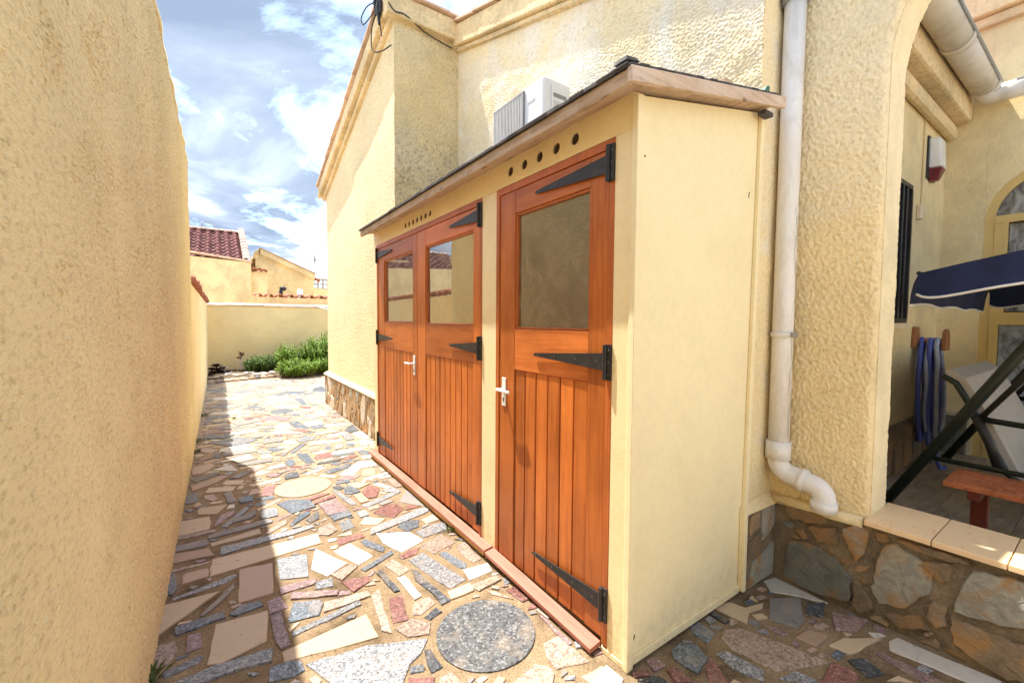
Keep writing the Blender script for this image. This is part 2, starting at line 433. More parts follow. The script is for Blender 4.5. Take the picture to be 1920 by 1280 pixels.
def glass_mat(name, dirt=0.12, tint=(0.85, 0.84, 0.76), ior=1.9, dirtcol=(0.55, 0.47, 0.33)):
    ma, N, L, P = new_mat(name)
    N.remove(P)
    out = [n for n in N if n.type == 'OUTPUT_MATERIAL'][0]
    v = _coord(N, L)
    tr = N.new('ShaderNodeBsdfTransparent'); tr.inputs[0].default_value = (*tint, 1)
    gl = N.new('ShaderNodeBsdfGlossy'); gl.inputs['Roughness'].default_value = 0.015
    wob = N.new('ShaderNodeBump'); wob.inputs['Strength'].default_value = 0.05; wob.inputs['Distance'].default_value = 0.01
    L.new(_noise(N, L, v, 5, 3, 0.5), wob.inputs['Height'])
    L.new(wob.outputs[0], gl.inputs['Normal'])
    fr = N.new('ShaderNodeFresnel'); fr.inputs['IOR'].default_value = ior
    mx = N.new('ShaderNodeMixShader')
    L.new(fr.outputs[0], mx.inputs[0]); L.new(tr.outputs[0], mx.inputs[1]); L.new(gl.outputs[0], mx.inputs[2])
    di = N.new('ShaderNodeBsdfDiffuse'); di.inputs[0].default_value = (*dirtcol, 1)
    df = _ramp(N, L, _noise(N, L, _coord(N, L, (1, 1.3, .8)), 7, 9, 0.74, 1.2), [(0.34, (dirt*0.2,)*3), (0.50, (dirt,)*3), (0.66, (dirt*2.6,)*3)])
    m2 = N.new('ShaderNodeMixShader')
    L.new(df, m2.inputs[0]); L.new(mx.outputs[0], m2.inputs[1]); L.new(di.outputs[0], m2.inputs[2])
    L.new(m2.outputs[0], out.inputs['Surface'])
    return ma
M_GLASS = glass_mat('shed_glass', 0.11, ior=3.6, dirtcol=(0.66, 0.55, 0.35))
M_GLASS2 = glass_mat('shed_glass_bright', 0.10, ior=8.0, dirtcol=(0.75, 0.66, 0.46))
M_GLASSF = glass_mat('frosted_door_glass', 0.75, (0.5, 0.55, 0.6), 1.5, (0.36, 0.40, 0.42))
M_GLASSH = glass_mat('house_glass', 0.6, (0.4, 0.42, 0.42), 1.6, (0.38, 0.37, 0.33))
M_NAVY = pm('navy_canvas', (0.012, 0.018, 0.06), 0.25, 6, 0.85, 0.3, 300, 0.001)
M_PIPING = pm('white_piping', (0.72, 0.70, 0.66), 0.05, 10, 0.8)
M_DKGREEN = pm('dark_green_tube', (0.018, 0.026, 0.020), 0.2, 10, 0.35)
M_CUSH = pm('grey_mesh_fabric', (0.42, 0.39, 0.35), 0.08, 8, 0.8, 0.4, 400, 0.001)
M_BENCH = wood_mat('red_bench_wood', (0.42, 0.135, 0.055), (0.26, 0.07, 0.028), 0, 0.5, rand=0.12)
M_BENCHF = pm('maroon_bench_frame', (0.16, 0.035, 0.022), 0.15, 10, 0.45)
M_FLOORT = pm('wood_look_tile', (0.36, 0.31, 0.24), 0.35, 3, 0.5, 0.1, 20, 0.002, stretch=(2, 9, 9), rand=0.12)
M_GROUT = pm('pale_grout', (0.42, 0.37, 0.30), 0.1, 8, 0.9)
M_HOSEB = pm('blue_hose', (0.09, 0.12, 0.44), 0.15, 8, 0.4)
M_HOSEG = pm('grey_hose', (0.38, 0.43, 0.54), 0.15, 8, 0.4)
M_BRKT = pm('brown_wood_bracket', (0.34, 0.145, 0.055), 0.2, 12, 0.6)
M_SIRENW = pm('siren_white', (0.70, 0.68, 0.62), 0.05, 6, 0.4)
M_SIRENR = pm('siren_red', (0.16, 0.025, 0.03), 0.1, 6, 0.3)
M_DOORFR = pm('yellow_frame', (0.66, 0.47, 0.17), 0.08, 5, 0.5)
M_STONEW = pm('white_stone_sill', (0.70, 0.58, 0.40), 0.1, 6, 0.6)
M_PINKEDGE = pm('pink_roof_edge', (0.66, 0.25, 0.19), 0.15, 8, 0.75)
M_GREY = pm('galvanised_grey', (0.30, 0.31, 0.32), 0.1, 12, 0.5, metal=0.3)
M_LATT = pm('lattice_concrete', (0.42, 0.37, 0.34), 0.15, 9, 0.85)
M_GROUND = pm('pale_ground', (0.56, 0.48, 0.37), 0.15, 2, 0.9, 0.5, 30, 0.01)
M_SOIL = pm('soil', (0.10, 0.07, 0.04), 0.4, 9, 0.95, 0.9, 35, 0.02, (0.22, 0.16, 0.09), 0.5, 5)
M_BAG = pm('clear_plastic', (0.60, 0.58, 0.52), 0.1, 10, 0.25)
def leaf_mat(name, a, b, trans=0.25):
    ma, N, L, P = new_mat(name)
    v = _coord(N, L)
    col = _ramp(N, L, _noise(N, L, v, 14, 4, 0.6), [(0.3, a), (0.7, b)])
    L.new(col, P.inputs['Base Color'])
    P.inputs['Roughness'].default_value = 0.6
    out = [n for n in N if n.type == 'OUTPUT_MATERIAL'][0]
    t = N.new('ShaderNodeBsdfTranslucent'); L.new(col, t.inputs[0])
    mx = N.new('ShaderNodeMixShader'); mx.inputs[0].default_value = trans
    L.new(P.outputs[0], mx.inputs[1]); L.new(t.outputs[0], mx.inputs[2]); L.new(mx.outputs[0], out.inputs[0])
    return ma
M_ROSE = leaf_mat('rosemary_leaf', (0.12, 0.22, 0.014), (0.26, 0.41, 0.035))
M_ROSE2 = leaf_mat('rosemary_leaf_dark', (0.055, 0.115, 0.014), (0.14, 0.25, 0.03))
M_STEM = pm('woody_stem', (0.16, 0.11, 0.06), 0.2, 20, 0.9)
M_PURPLE = leaf_mat('purple_leaf', (0.022, 0.008, 0.012), (0.06, 0.02, 0.028), 0.1)
M_WEED = leaf_mat('weed_leaf', (0.05, 0.09, 0.02), (0.11, 0.16, 0.04))

# ------------------------------------------------------------ mesh helpers
class MB:
    """collects shapes and links them as ONE mesh object"""
    def __init__(s):
        s.v, s.f = [], []
    def add(s, verts, faces):
        o = len(s.v)
        s.v += [tuple(p) for p in verts]
        s.f += [tuple(i+o for i in f) for f in faces]
        return s
    def hexa(s, b, t):
        """box from 4 bottom and 4 top corners (ccw from above)"""
        return s.add(list(b)+list(t), [(3, 2, 1, 0), (4, 5, 6, 7), (0, 1, 5, 4), (1, 2, 6, 5), (2, 3, 7, 6), (3, 0, 4, 7)])
    def box(s, x0, x1, y0, y1, z0, z1):
        return s.hexa([(x0, y0, z0), (x1, y0, z0), (x1, y1, z0), (x0, y1, z0)],
                      [(x0, y0, z1), (x1, y0, z1), (x1, y1, z1), (x0, y1, z1)])
    def prism(s, poly, axis, a, b):
        """extrude a 2-D polygon along an axis from a to b"""
        def pt(p, h):
            q = list(p); q.insert(axis, h); return tuple(q)
        n = len(poly)
        vs = [pt(p, a) for p in poly] + [pt(p, b) for p in poly]
        fs = [tuple(range(n-1, -1, -1)), tuple(range(n, 2*n))]
        fs += [(i, (i+1) % n, n+(i+1) % n, n+i) for i in range(n)]
        return s.add(vs, fs)
    def tube(s, pts, r, n=10, cap=True, radii=None):
        pts = [Vector(p) for p in pts]
        rings, k = [], len(pts)
        ref = None
        for i, p in enumerate(pts):
            d = (pts[min(i+1, k-1)] - pts[max(i-1, 0)]).normalized()
            if ref is None:
                ref = Vector((0, 0, 1)) if abs(d.z) < 0.9 else Vector((0, 1, 0))
            a = (ref - d*ref.dot(d)).normalized()
            ref = a
            b = d.cross(a)
            rr = radii[i] if radii else r
            rings.append([p + (a*math.cos(t*2*math.pi/n) + b*math.sin(t*2*math.pi/n))*rr for t in range(n)])
        vs = [q for ring in rings for q in ring]
        fs = []
        for i in range(k-1):
            for t in range(n):
                fs.append((i*n+t, i*n+(t+1) % n, (i+1)*n+(t+1) % n, (i+1)*n+t))
        if cap:
            fs += [tuple(range(n-1, -1, -1)), tuple(range((k-1)*n, k*n))]
        return s.add(vs, fs)
    def lathe(s, prof, c=(0, 0, 0), n=20):
        """profile (r, z) spun about Z"""
        vs = [(c[0]+r*math.cos(2*math.pi*t/n), c[1]+r*math.sin(2*math.pi*t/n), c[2]+z) for r, z in prof for t in range(n)]
        fs = [(i*n+t, i*n+(t+1) % n, (i+1)*n+(t+1) % n, (i+1)*n+t) for i in range(len(prof)-1) for t in range(n)]
        return s.add(vs, fs)
    def build(s, name, mat, parent=None, smooth=False, bevel=0.0, seg=2, label=None):
        me = bpy.data.meshes.new(name)
        me.from_pydata(s.v, [], s.f)
        me.update()
        return link(name, me, mat, parent, smooth, bevel, seg, label)
def link(name, me, mat, parent=None, smooth=False, bevel=0.0, seg=2, label=None):
    if mat is not None and not me.materials:
        me.materials.append(mat)
    o = bpy.data.objects.new(name, me)
    COL.objects.link(o)
    if parent is not None:
        o.parent = parent
        root = parent
        while root.parent is not None:
            root = root.parent
        # parts are modelled in world coordinates: undo the root's own move once, at the first level
        if parent is root:
            o.matrix_parent_inverse = Matrix.Translation(root.location).inverted()
    if smooth:
        me.polygons.foreach_set('use_smooth', [True]*len(me.polygons))
    if bevel:
        bm = o.modifiers.new('bevel', 'BEVEL')
        bm.width = bevel; bm.segments = seg; bm.limit_method = 'ANGLE'; bm.angle_limit = R(40)
    if label:
        o['label'] = label
    return o
def np_mesh(name, verts, quads, mat, parent=None, smooth=True):
    verts = np.asarray(verts, np.float32); quads = np.asarray(quads, np.int32)
    me = bpy.data.meshes.new(name)
    me.vertices.add(len(verts)); me.vertices.foreach_set('co', verts.ravel())
    k = quads.shape[1]
    me.loops.add(quads.size); me.loops.foreach_set('vertex_index', quads.ravel())
    me.polygons.add(len(quads))
    me.polygons.foreach_set('loop_start', np.arange(0, quads.size, k, dtype=np.int32))
    me.polygons.foreach_set('loop_total', np.full(len(quads), k, np.int32))
    if smooth:
        me.polygons.foreach_set('use_smooth', np.ones(len(quads), bool))
    me.update(calc_edges=True)
    return link(name, me, mat, parent)
def thing(name, label, cat, loc=(0, 0, 0), group=None):
    o = bpy.data.objects.new(name, None)
    o.empty_display_size = 0.1
    COL.objects.link(o)
    o.location = loc
    return tag(o, label, cat, group)
def tag(o, label, cat, group=None):
    o['label'] = label; o['category'] = cat
    if group:
        o['group'] = group
    return o
def structure(o):
    o['kind'] = 'structure'
    return o
def arc(cx, cy, r, a0, a1, n):
    return [(cx+r*math.cos(R(a0+(a1-a0)*i/n)), cy+r*math.sin(R(a0+(a1-a0)*i/n))) for i in range(n+1)]

# roughcast height field: band-passed noise, tiled, sampled over near walls
def make_tile(n, lo, hi, power, seed):
    rs = np.random.RandomState(seed)
    f = np.fft.fftfreq(n)*n
    k = np.hypot(f[:, None], f[None, :])
    spec = np.where(k > 0, np.maximum(k, 1), 1.0)**(-power)/(1+(lo/np.maximum(k, .5))**6)/(1+(k/hi)**6)
    h = np.fft.ifft2(np.fft.fft2(rs.randn(n, n))*spec).real
    return (h/h.std()).astype(np.float32)
TILE = 1.6
_t1 = make_tile(1024, 48, 260, 1.25, 1)     # lumps and chips from 3 cm down to 6 mm
_t2 = make_tile(1024, 3, 14, 1.0, 3)        # slow trowel waves
# roughcast: flattened crowns, sharper crevices, a few thrown blobs
_t1 = np.where(_t1 > 0, 1.15*np.tanh(_t1*0.75), _t1*0.62).astype(np.float32)
_t3 = make_tile(1024, 70, 300, 1.0, 5)      # pits between the thrown grains
_t1 = (_t1-0.75*np.clip(_t3-0.75, 0, 1.3)+0.35*np.clip(_t3*-1-0.9, 0, 1.2)).astype(np.float32)
def rough(u, v, k=1.0, slow=0.3):
    def smp(t):
        a = (np.asarray(u)/TILE*k*1024) % 1024; b = (np.asarray(v)/TILE*k*1024) % 1024
        i, j = a.astype(int), b.astype(int); fa, fb = a-i, b-j; i, j = i % 1024, j % 1024
        i1, j1 = (i+1) % 1024, (j+1) % 1024
        return t[i, j]*(1-fa)*(1-fb)+t[i1, j]*fa*(1-fb)+t[i, j1]*(1-fa)*fb+t[i1, j1]*fa*fb
    return smp(_t1)*0.6 + slow*smp(_t2)
def grid_quads(nu, nv, keep=None):
    i, j = np.meshgrid(np.arange(nu-1), np.arange(nv-1), indexing='ij')
    a = i*nv+j
    q = np.stack([a, a+nv, a+nv+1, a+1], -1).reshape(-1, 4)
    return q if keep is None else q[keep.reshape(-1)]
def stucco_yz(name, x, ys, zs, amp, mat, parent, facing=-1, k=1.0, xslope=None, stretch=1.0, slow=0.3):
    """displaced wall sheet in a plane of constant X, facing -X or +X"""
    U, V = np.meshgrid(ys, zs, indexing='ij')
    X = (x if xslope is None else xslope(U)) + facing*amp*rough(U/stretch, V, k, slow)
    P = np.stack([X, U, V], -1).reshape(-1, 3)
    q = grid_quads(len(ys), len(zs))
    if facing < 0:
        q = q[:, ::-1]
    return np_mesh(name, P, q, mat, parent)

# ============================================================ GROUND
GZ = 0.0
g = MB()
g.add([(-60, -40, -0.03), (80, -40, -0.03), (80, 120, -0.03), (-60, 120, -0.03)], [(0, 1, 2, 3)])
ground = structure(g.build('ground', M_GROUND))

# mortar bed of the paving: one gently uneven sheet
pu = np.linspace(-0.30, 2.40, 136); pv = np.linspace(-0.9, 7.2, 300)
U, V = np.meshgrid(pu, pv, indexing='ij')
P = np.stack([U, V, 0.0018*rough(U, V, 0.6)-0.001], -1).reshape(-1, 3)
pavement = structure(np_mesh('pavement', P, grid_quads(136, 300), M_MORTAR))
pf = MB()
pf.add([(-0.30, 7.2, 0), (6.0, 7.2, 0), (6.0, 10.7, 0), (1.6, 10.7, 0), (0.9, 10.9, 0), (-0.30, 10.5, 0)], [(0, 1, 2, 3, 4, 5)])
pf.build('mortar_bed', M_MORTAR, pavement)

STONES = [
("C",[-0.216,3.405,-0.068,3.388,-0.06,3.301,-0.068,3.196,-0.214,3.194]),
("C",[-0.127,3.519,-0.119,3.573,-0.043,3.556,0.029,3.54,-0.027,3.409,-0.122,3.465]),
("M",[-0.031,3.258,0.003,3.376,0.066,3.409,0.073,3.367,0.033,3.308,-0.033,3.215]),
("G",[0.005,3.185,0.13,3.413,0.163,3.391,0.034,3.159]),
("S",[0.062,3.265,0.109,3.276,0.19,3.326,0.186,3.254,0.152,3.216,0.068,3.203]),
("S",[-0.054,3.093,0.24,3.134,0.264,3.094,0.254,3.067,-0.047,3.039]),
("C",[-0.042,2.968,0.185,3.008,0.186,2.941,-0.04,2.927]),
("B",[-0.215,3.181,-0.041,3.16,-0.037,3.122,-0.212,3.13]),
("S",[-0.216,3.04,-0.081,3.042,-0.067,2.985,-0.076,2.964,-0.217,2.973]),
("P",[-0.214,2.934,-0.066,2.906,-0.043,2.81,-0.114,2.825,-0.212,2.832]),
("B",[-0.211,2.765,-0.055,2.755,-0.053,2.743,-0.212,2.741]),
("P",[-0.162,2.66,-0.152,2.681,-0.066,2.677,-0.064,2.593,-0.162,2.588]),
("D",[-0.219,2.719,-0.192,2.687,-0.184,2.56,-0.197,2.511,-0.219,2.532]),
("G",[0.015,2.884,0.22,2.888,0.459,2.884,0.458,2.852,0.345,2.824,0.214,2.824,0.014,2.797]),
("C",[-0.03,2.76,0.453,2.751,0.449,2.628,-0.039,2.597,-0.033,2.667,-0.042,2.629]),
("P",[0.079,2.554,0.215,2.533,0.192,2.267,0.062,2.275]),
("G",[0.248,2.564,0.38,2.533,0.356,2.316,0.24,2.373]),
("W",[0.438,2.559,0.541,2.329,0.437,2.268,0.388,2.375]),
("W",[0.522,2.485,0.612,2.521,0.679,2.322,0.595,2.286]),
("D",[0.675,2.513,0.706,2.521,0.763,2.379,0.74,2.332,0.683,2.442]),
("D",[0.604,2.229,0.784,2.311,0.779,2.272,0.614,2.2]),
("R",[0.569,2.613,0.699,2.616,0.699,2.555,0.555,2.547]),
("B",[0.499,2.814,0.572,2.853,0.588,2.733,0.532,2.698,0.479,2.744]),
("R",[0.491,2.162,0.536,2.166,0.604,2.141,0.598,2.096,0.515,2.06]),
("K",[0.652,2.137,0.678,2.149,0.698,1.949,0.675,1.952]),
("M",[0.231,2.291,0.374,2.275,0.379,2.245,0.363,2.228,0.23,2.228]),
("G",[0.382,2.243,0.451,2.231,0.44,2.163,0.371,2.183]),
("B",[0.457,2.262,0.562,2.296,0.584,2.258,0.494,2.187]),
("M",[0.273,2.199,0.451,2.11,0.434,2.077,0.265,2.158]),
("D",[0.268,2.118,0.364,2.077,0.372,2.048,0.343,1.978,0.238,1.996,0.233,2.016]),
("B",[0.388,2.048,0.564,2.024,0.565,1.982,0.375,1.983]),
("G",[0.243,1.929,0.506,1.974,0.51,1.943,0.241,1.897]),
("C",[0.197,1.828,0.505,1.857,0.51,1.704,0.2,1.772]),
("B",[0.574,1.97,0.614,1.993,0.572,1.7,0.546,1.737]),
("M",[0.165,2.206,0.22,2.216,0.236,2.111,0.167,2.108]),
("M",[0.17,2.074,0.208,2.08,0.216,1.863,0.185,1.853,0.171,1.899]),
("C",[-0.022,2.143,0.154,2.123,0.134,1.937,-0.01,1.904,-0.048,1.922]),
("D",[0.026,2.199,0.061,2.236,0.136,2.225,0.144,2.185,0.043,2.176]),
("G",[-0.184,2.478,0.043,2.542,0.054,2.52,0.013,2.486,-0.178,2.462]),
("C",[-0.218,2.425,-0.027,2.409,-0.23,2.213,-0.23,2.367]),
("S",[-0.08,2.27,0.04,2.447,0.042,2.406,-0.037,2.291,-0.072,2.26]),
("D",[-0.164,2.23,-0.007,2.232,0.0,2.189,-0.159,2.173]),
("M",[-0.125,2.136,-0.079,2.138,-0.075,2.039,-0.125,2.039]),
("B",[-0.228,2.134,-0.167,2.133,-0.154,2.059,-0.174,2.007,-0.22,2.011]),
("D",[-0.189,1.967,-0.08,1.99,-0.069,1.967,-0.087,1.948,-0.176,1.932]),
("G",[-0.161,1.879,-0.027,1.891,0.146,1.867,0.135,1.804,0.006,1.83,-0.092,1.832]),
("D",[0.144,1.767,0.203,1.762,0.238,1.738,0.24,1.686,0.206,1.679,0.129,1.699]),
("G",[0.271,1.701,0.47,1.668,0.668,1.575,0.624,1.524,0.57,1.498,0.51,1.422,0.338,1.538]),
("G",[0.217,3.245,0.238,3.307,0.311,3.284,0.307,3.161,0.22,3.171]),
("D",[0.361,2.972,0.431,3.101,0.492,3.11,0.485,3.065,0.379,2.96]),
("K",[0.456,2.988,0.539,3.079,0.527,2.964,0.471,2.932]),
("M",[0.292,3.099,0.381,3.16,0.385,3.132,0.306,3.078]),
("B",[0.224,2.936,0.242,2.976,0.348,3.061,0.337,3.0,0.237,2.917]),
("G",[0.762,2.569,0.782,2.636,1.126,2.733,1.183,2.695,1.137,2.655,0.769,2.563]),
("W",[0.782,2.544,0.943,2.458,0.975,2.326,0.831,2.272,0.782,2.415]),
("D",[0.92,2.568,0.982,2.613,1.056,2.576,1.019,2.5,0.942,2.482]),
("C",[1.076,2.575,1.166,2.594,1.167,2.514,1.084,2.506]),
("G",[0.989,2.438,1.116,2.472,1.182,2.453,1.15,2.365,0.998,2.354]),
("B",[0.942,2.266,1.094,2.323,1.122,2.196,0.977,2.154]),
("D",[0.998,2.13,1.04,2.13,1.075,1.969,1.054,1.94,1.024,1.952]),
("B",[1.109,2.143,1.174,2.161,1.162,1.964,1.109,1.955,1.101,2.061]),
("R",[0.801,2.226,0.879,2.269,0.928,2.255,0.889,2.204,0.816,2.198]),
("G",[0.835,2.158,0.925,2.183,0.997,1.858,0.907,1.832]),
("B",[0.712,2.189,0.765,2.223,0.803,2.085,0.741,2.062]),
("W",[1.041,1.924,1.17,1.905,1.15,1.834,1.026,1.831]),
("K",[0.811,2.063,0.831,2.041,0.834,1.968,0.865,1.754,0.822,1.747,0.821,1.845,0.795,1.972]),
("W",[0.723,2.035,0.76,2.037,0.77,1.852,0.733,1.846]),
("C",[0.89,1.798,0.999,1.799,0.993,1.742,0.878,1.742]),
("R",[0.636,1.903,0.693,1.898,0.661,1.732,0.601,1.75]),
("B",[0.711,1.8,0.742,1.824,0.798,1.812,0.798,1.76,0.725,1.729,0.692,1.745]),
("K",[0.724,1.701,0.792,1.73,0.801,1.69,0.74,1.672]),
("K",[0.649,1.526,0.669,1.512,0.672,1.415,0.63,1.412,0.631,1.456]),
("R",[0.553,1.434,0.627,1.385,0.603,1.352,0.536,1.398]),
("B",[1.001,1.78,1.145,1.781,1.146,1.741,1.02,1.724]),
("B",[1.05,1.701,1.078,1.677,1.113,1.586,1.054,1.666]),
("B",[1.061,1.284,1.134,1.284,1.143,1.125,1.024,1.166,1.031,1.228]),
("C",[1.078,1.083,1.168,1.077,1.174,1.064,1.087,1.045]),
("W",[1.089,1.044,1.187,1.064,1.189,0.992,1.14,0.971]),
("B",[0.851,1.199,0.965,1.22,0.998,1.188,0.999,1.154,0.956,1.119]),
("B",[0.597,1.702,0.671,1.719,0.729,1.657,0.698,1.602,0.624,1.631]),
("M",[1.146,1.42,1.157,1.412,1.156,1.234,1.135,1.228]),
("B",[0.638,1.368,0.686,1.367,0.697,1.304,0.627,1.332]),
("W",[2.244,0.982,2.314,0.962,2.304,0.749,2.239,0.863,2.188,0.927]),
("C",[1.843,1.021,1.934,0.995,1.958,0.934,2.049,0.911,2.015,0.896,1.937,0.914,1.87,0.886,1.853,0.937]),
("S",[2.116,0.899,2.238,0.826,2.094,0.757,2.015,0.747,1.98,0.835]),
("K",[2.215,0.786,2.299,0.748,2.184,0.712,2.157,0.764]),
("M",[2.245,0.696,2.309,0.595,2.197,0.593,2.137,0.649]),
("D",[1.637,1.012,1.692,1.001,1.688,0.932,1.615,0.917,1.61,0.97]),
("K",[1.782,1.016,1.809,1.001,1.807,0.936,1.779,0.936]),
("B",[1.69,0.887,1.749,0.905,1.804,0.875,1.865,0.719,1.898,0.606,1.702,0.696,1.668,0.84]),
("C",[2.011,0.626,2.1,0.608,2.214,0.526,2.025,0.563]),
("D",[1.456,0.97,1.511,0.974,1.559,0.934,1.533,0.873,1.442,0.856,1.429,0.937]),
("R",[1.496,0.855,1.55,0.861,1.495,0.768,1.438,0.804]),
("G",[1.587,0.856,1.63,0.845,1.655,0.728,1.603,0.7,1.573,0.79]),
("K",[1.979,0.556,2.04,0.527,2.013,0.461,1.944,0.49]),
("M",[2.11,0.51,2.13,0.492,2.144,0.326,2.079,0.37]),
("W",[2.243,0.49,2.292,0.478,2.32,0.217,2.293,0.219,2.222,0.272,2.187,0.473]),
("R",[1.776,0.577,1.919,0.585,1.929,0.512,1.875,0.506]),
("G",[1.668,0.667,1.751,0.651,1.767,0.594,1.733,0.595]),
("R",[1.357,0.92,1.393,0.913,1.389,0.84,1.336,0.874]),
("K",[1.233,0.953,1.302,0.931,1.313,0.898,1.298,0.892]),
("M",[1.328,0.994,1.374,0.985,1.368,0.942,1.314,0.949]),
("M",[1.907,0.837,1.939,0.799,1.943,0.751,1.914,0.764]),
("C",[1.985,0.44,2.042,0.426,2.05,0.387]),
("S",[-0.202,3.715,-0.205,3.872,-0.146,3.923,-0.137,3.713]),
("B",[-0.097,3.756,-0.094,3.828,-0.048,3.812,-0.015,3.701,-0.047,3.68]),
("C",[-0.091,3.871,-0.066,3.965,0.087,3.896,0.071,3.809]),
("S",[0.019,3.782,0.067,3.812,0.086,3.577,0.045,3.577]),
("D",[0.107,3.591,0.13,3.634,0.194,3.635,0.188,3.523,0.117,3.528]),
("R",[0.249,3.598,0.284,3.764,0.351,3.77,0.334,3.649,0.316,3.553]),
("D",[0.239,3.531,0.312,3.556,0.319,3.492,0.253,3.479]),
("C",[0.209,3.346,0.345,3.446,0.36,3.422,0.215,3.317]),
("D",[0.335,3.355,0.425,3.378,0.521,3.299,0.537,3.179,0.395,3.146]),
("R",[0.515,3.346,0.628,3.375,0.666,3.35,0.52,3.292]),
("R",[0.539,3.245,0.69,3.303,0.69,3.258,0.547,3.213]),
("M",[0.571,3.197,0.682,3.22,0.713,2.995,0.587,2.98]),
("D",[0.599,2.96,0.711,2.984,0.715,2.894,0.603,2.875]),
("G",[0.624,2.838,0.689,2.84,0.684,2.72,0.617,2.701]),
("G",[0.757,2.915,0.812,2.916,0.81,2.83,0.756,2.83]),
("C",[0.726,2.735,0.782,2.813,0.881,2.723,0.817,2.674]),
("R",[0.853,2.851,0.957,2.924,1.017,2.898,1.033,2.806,0.94,2.707]),
("K",[0.443,3.941,0.475,3.997,0.538,3.995,0.536,3.868,0.438,3.859]),
("C",[0.19,3.877,0.405,3.918,0.392,3.846,0.215,3.827]),
("C",[0.204,4.119,0.289,4.201,0.364,4.111,0.209,4.048]),
("M",[0.316,4.026,0.36,4.073,0.425,4.011,0.38,3.964]),
("W",[0.356,4.26,0.468,4.295,0.481,4.22,0.349,4.181]),
("D",[0.496,4.391,0.562,4.371,0.56,4.234,0.514,4.177,0.496,4.254]),
("D",[0.619,4.53,0.7,4.503,0.713,4.201,0.651,4.196,0.619,4.405]),
("R",[0.737,4.327,0.79,4.417,0.887,4.405,0.891,4.274,0.747,4.248]),
("S",[0.134,4.472,0.141,4.512,0.39,4.509,0.387,4.417,0.158,4.413]),
("W",[0.588,3.902,0.734,3.988,0.769,3.965,0.614,3.866]),
("D",[0.746,3.877,0.901,3.963,0.972,3.961,0.938,3.873,0.764,3.805]),
("W",[0.934,3.834,1.049,3.978,1.149,3.934,1.151,3.797,0.999,3.791]),
("W",[0.824,3.726,0.901,3.814,0.997,3.759,0.917,3.652]),
("P",[1.001,3.667,1.034,3.746,1.119,3.711,1.073,3.56,0.99,3.588]),
("W",[0.97,3.516,1.181,3.567,1.18,3.528,1.003,3.475]),
("G",[0.699,3.39,0.729,3.392,0.788,3.107,0.784,3.054,0.752,3.076]),
("P",[0.812,3.221,0.866,3.216,0.877,3.061,0.818,3.058]),
("K",[0.721,3.472,0.767,3.474,0.784,3.413,0.757,3.383,0.725,3.42]),
("D",[0.793,3.407,0.839,3.427,0.872,3.274,0.815,3.25,0.767,3.297]),
("C",[0.825,3.453,0.89,3.461,0.977,3.386,0.877,3.335]),
("W",[0.995,3.357,1.035,3.364,1.089,3.243,1.058,3.214]),
("G",[1.014,3.179,1.098,3.22,1.128,3.119,1.101,3.074]),
("R",[0.885,3.249,0.96,3.329,1.005,3.233,0.944,3.103,0.887,3.112]),
("D",[0.762,3.565,0.854,3.574,0.856,3.519,0.756,3.516]),
("G",[0.821,3.016,1.062,3.116,1.127,3.088,0.854,2.966]),
("P",[-0.192,4.5,-0.185,4.599,-0.073,4.654,-0.04,4.545,-0.127,4.398,-0.184,4.408]),
("S",[-0.188,4.269,-0.032,4.334,-0.008,4.299,-0.162,4.181]),
("P",[-0.181,4.091,-0.004,4.22,0.062,4.195,-0.05,4.054,-0.168,3.969]),
("S",[0.08,4.146,0.141,4.239,0.208,4.194,0.126,4.097]),
("K",[-0.049,4.847,-0.044,4.994,0.011,4.958,0.01,4.808]),
("S",[0.037,4.84,0.044,4.962,0.292,4.96,0.295,4.823,0.164,4.831]),
("W",[0.101,4.978,0.279,5.042,0.282,4.995,0.111,4.918]),
("S",[0.374,5.17,0.408,5.273,0.565,5.268,0.561,5.109,0.393,5.096]),
("W",[0.557,5.019,0.573,5.101,0.662,5.074,0.665,4.948,0.59,4.919]),
("G",[0.691,5.087,0.801,5.181,0.878,5.096,0.839,4.99,0.711,4.948]),
("C",[0.492,4.666,0.667,4.916,0.703,4.892,0.542,4.633]),
("D",[0.565,4.618,0.713,4.874,0.75,4.861,0.598,4.596]),
("W",[0.777,4.784,0.803,4.857,1.086,4.827,1.073,4.74,0.801,4.768]),
("D",[0.86,4.558,0.901,4.632,0.942,4.605,0.921,4.506]),
("C",[0.727,4.484,0.848,4.527,0.927,4.475,0.814,4.417]),
("D",[1.084,4.552,1.109,4.625,1.166,4.599,1.143,4.484]),
("W",[0.905,4.367,0.931,4.429,1.195,4.421,1.187,4.342,0.933,4.323]),
("D",[0.892,4.249,0.917,4.307,1.094,4.295,1.08,4.241]),
("D",[1.122,4.25,1.151,4.31,1.214,4.269,1.199,4.147,1.14,4.171]),
("R",[0.942,4.142,1.058,4.204,1.091,4.157,0.991,4.087]),
("K",[0.726,4.101,0.745,4.143,0.932,4.15,0.907,4.095]),
("W",[1.106,4.073,1.125,4.119,1.222,4.116,1.2,4.02]),
("G",[0.984,4.618,1.007,4.661,1.073,4.648,1.032,4.5,0.963,4.489]),
("W",[0.574,5.81,0.611,5.95,0.715,5.925,0.72,5.674,0.599,5.699]),
("D",[0.732,6.0,0.831,5.98,0.885,5.567,0.765,5.621]),
("W",[0.879,5.775,0.918,5.923,1.078,5.909,1.07,5.693,0.895,5.681]),
("D",[0.904,5.594,0.935,5.639,1.07,5.65,1.035,5.508,0.938,5.477]),
("G",[0.948,6.33,1.049,6.419,1.102,6.082,0.997,6.008]),
("D",[1.411,8.39,1.516,8.795,1.659,8.908,1.695,8.584,1.623,8.22]),
("D",[1.04,7.732,1.139,7.713,1.128,7.19,1.058,7.17]),
("R",[0.99,6.965,1.027,7.026,1.143,6.927,1.102,6.797]),
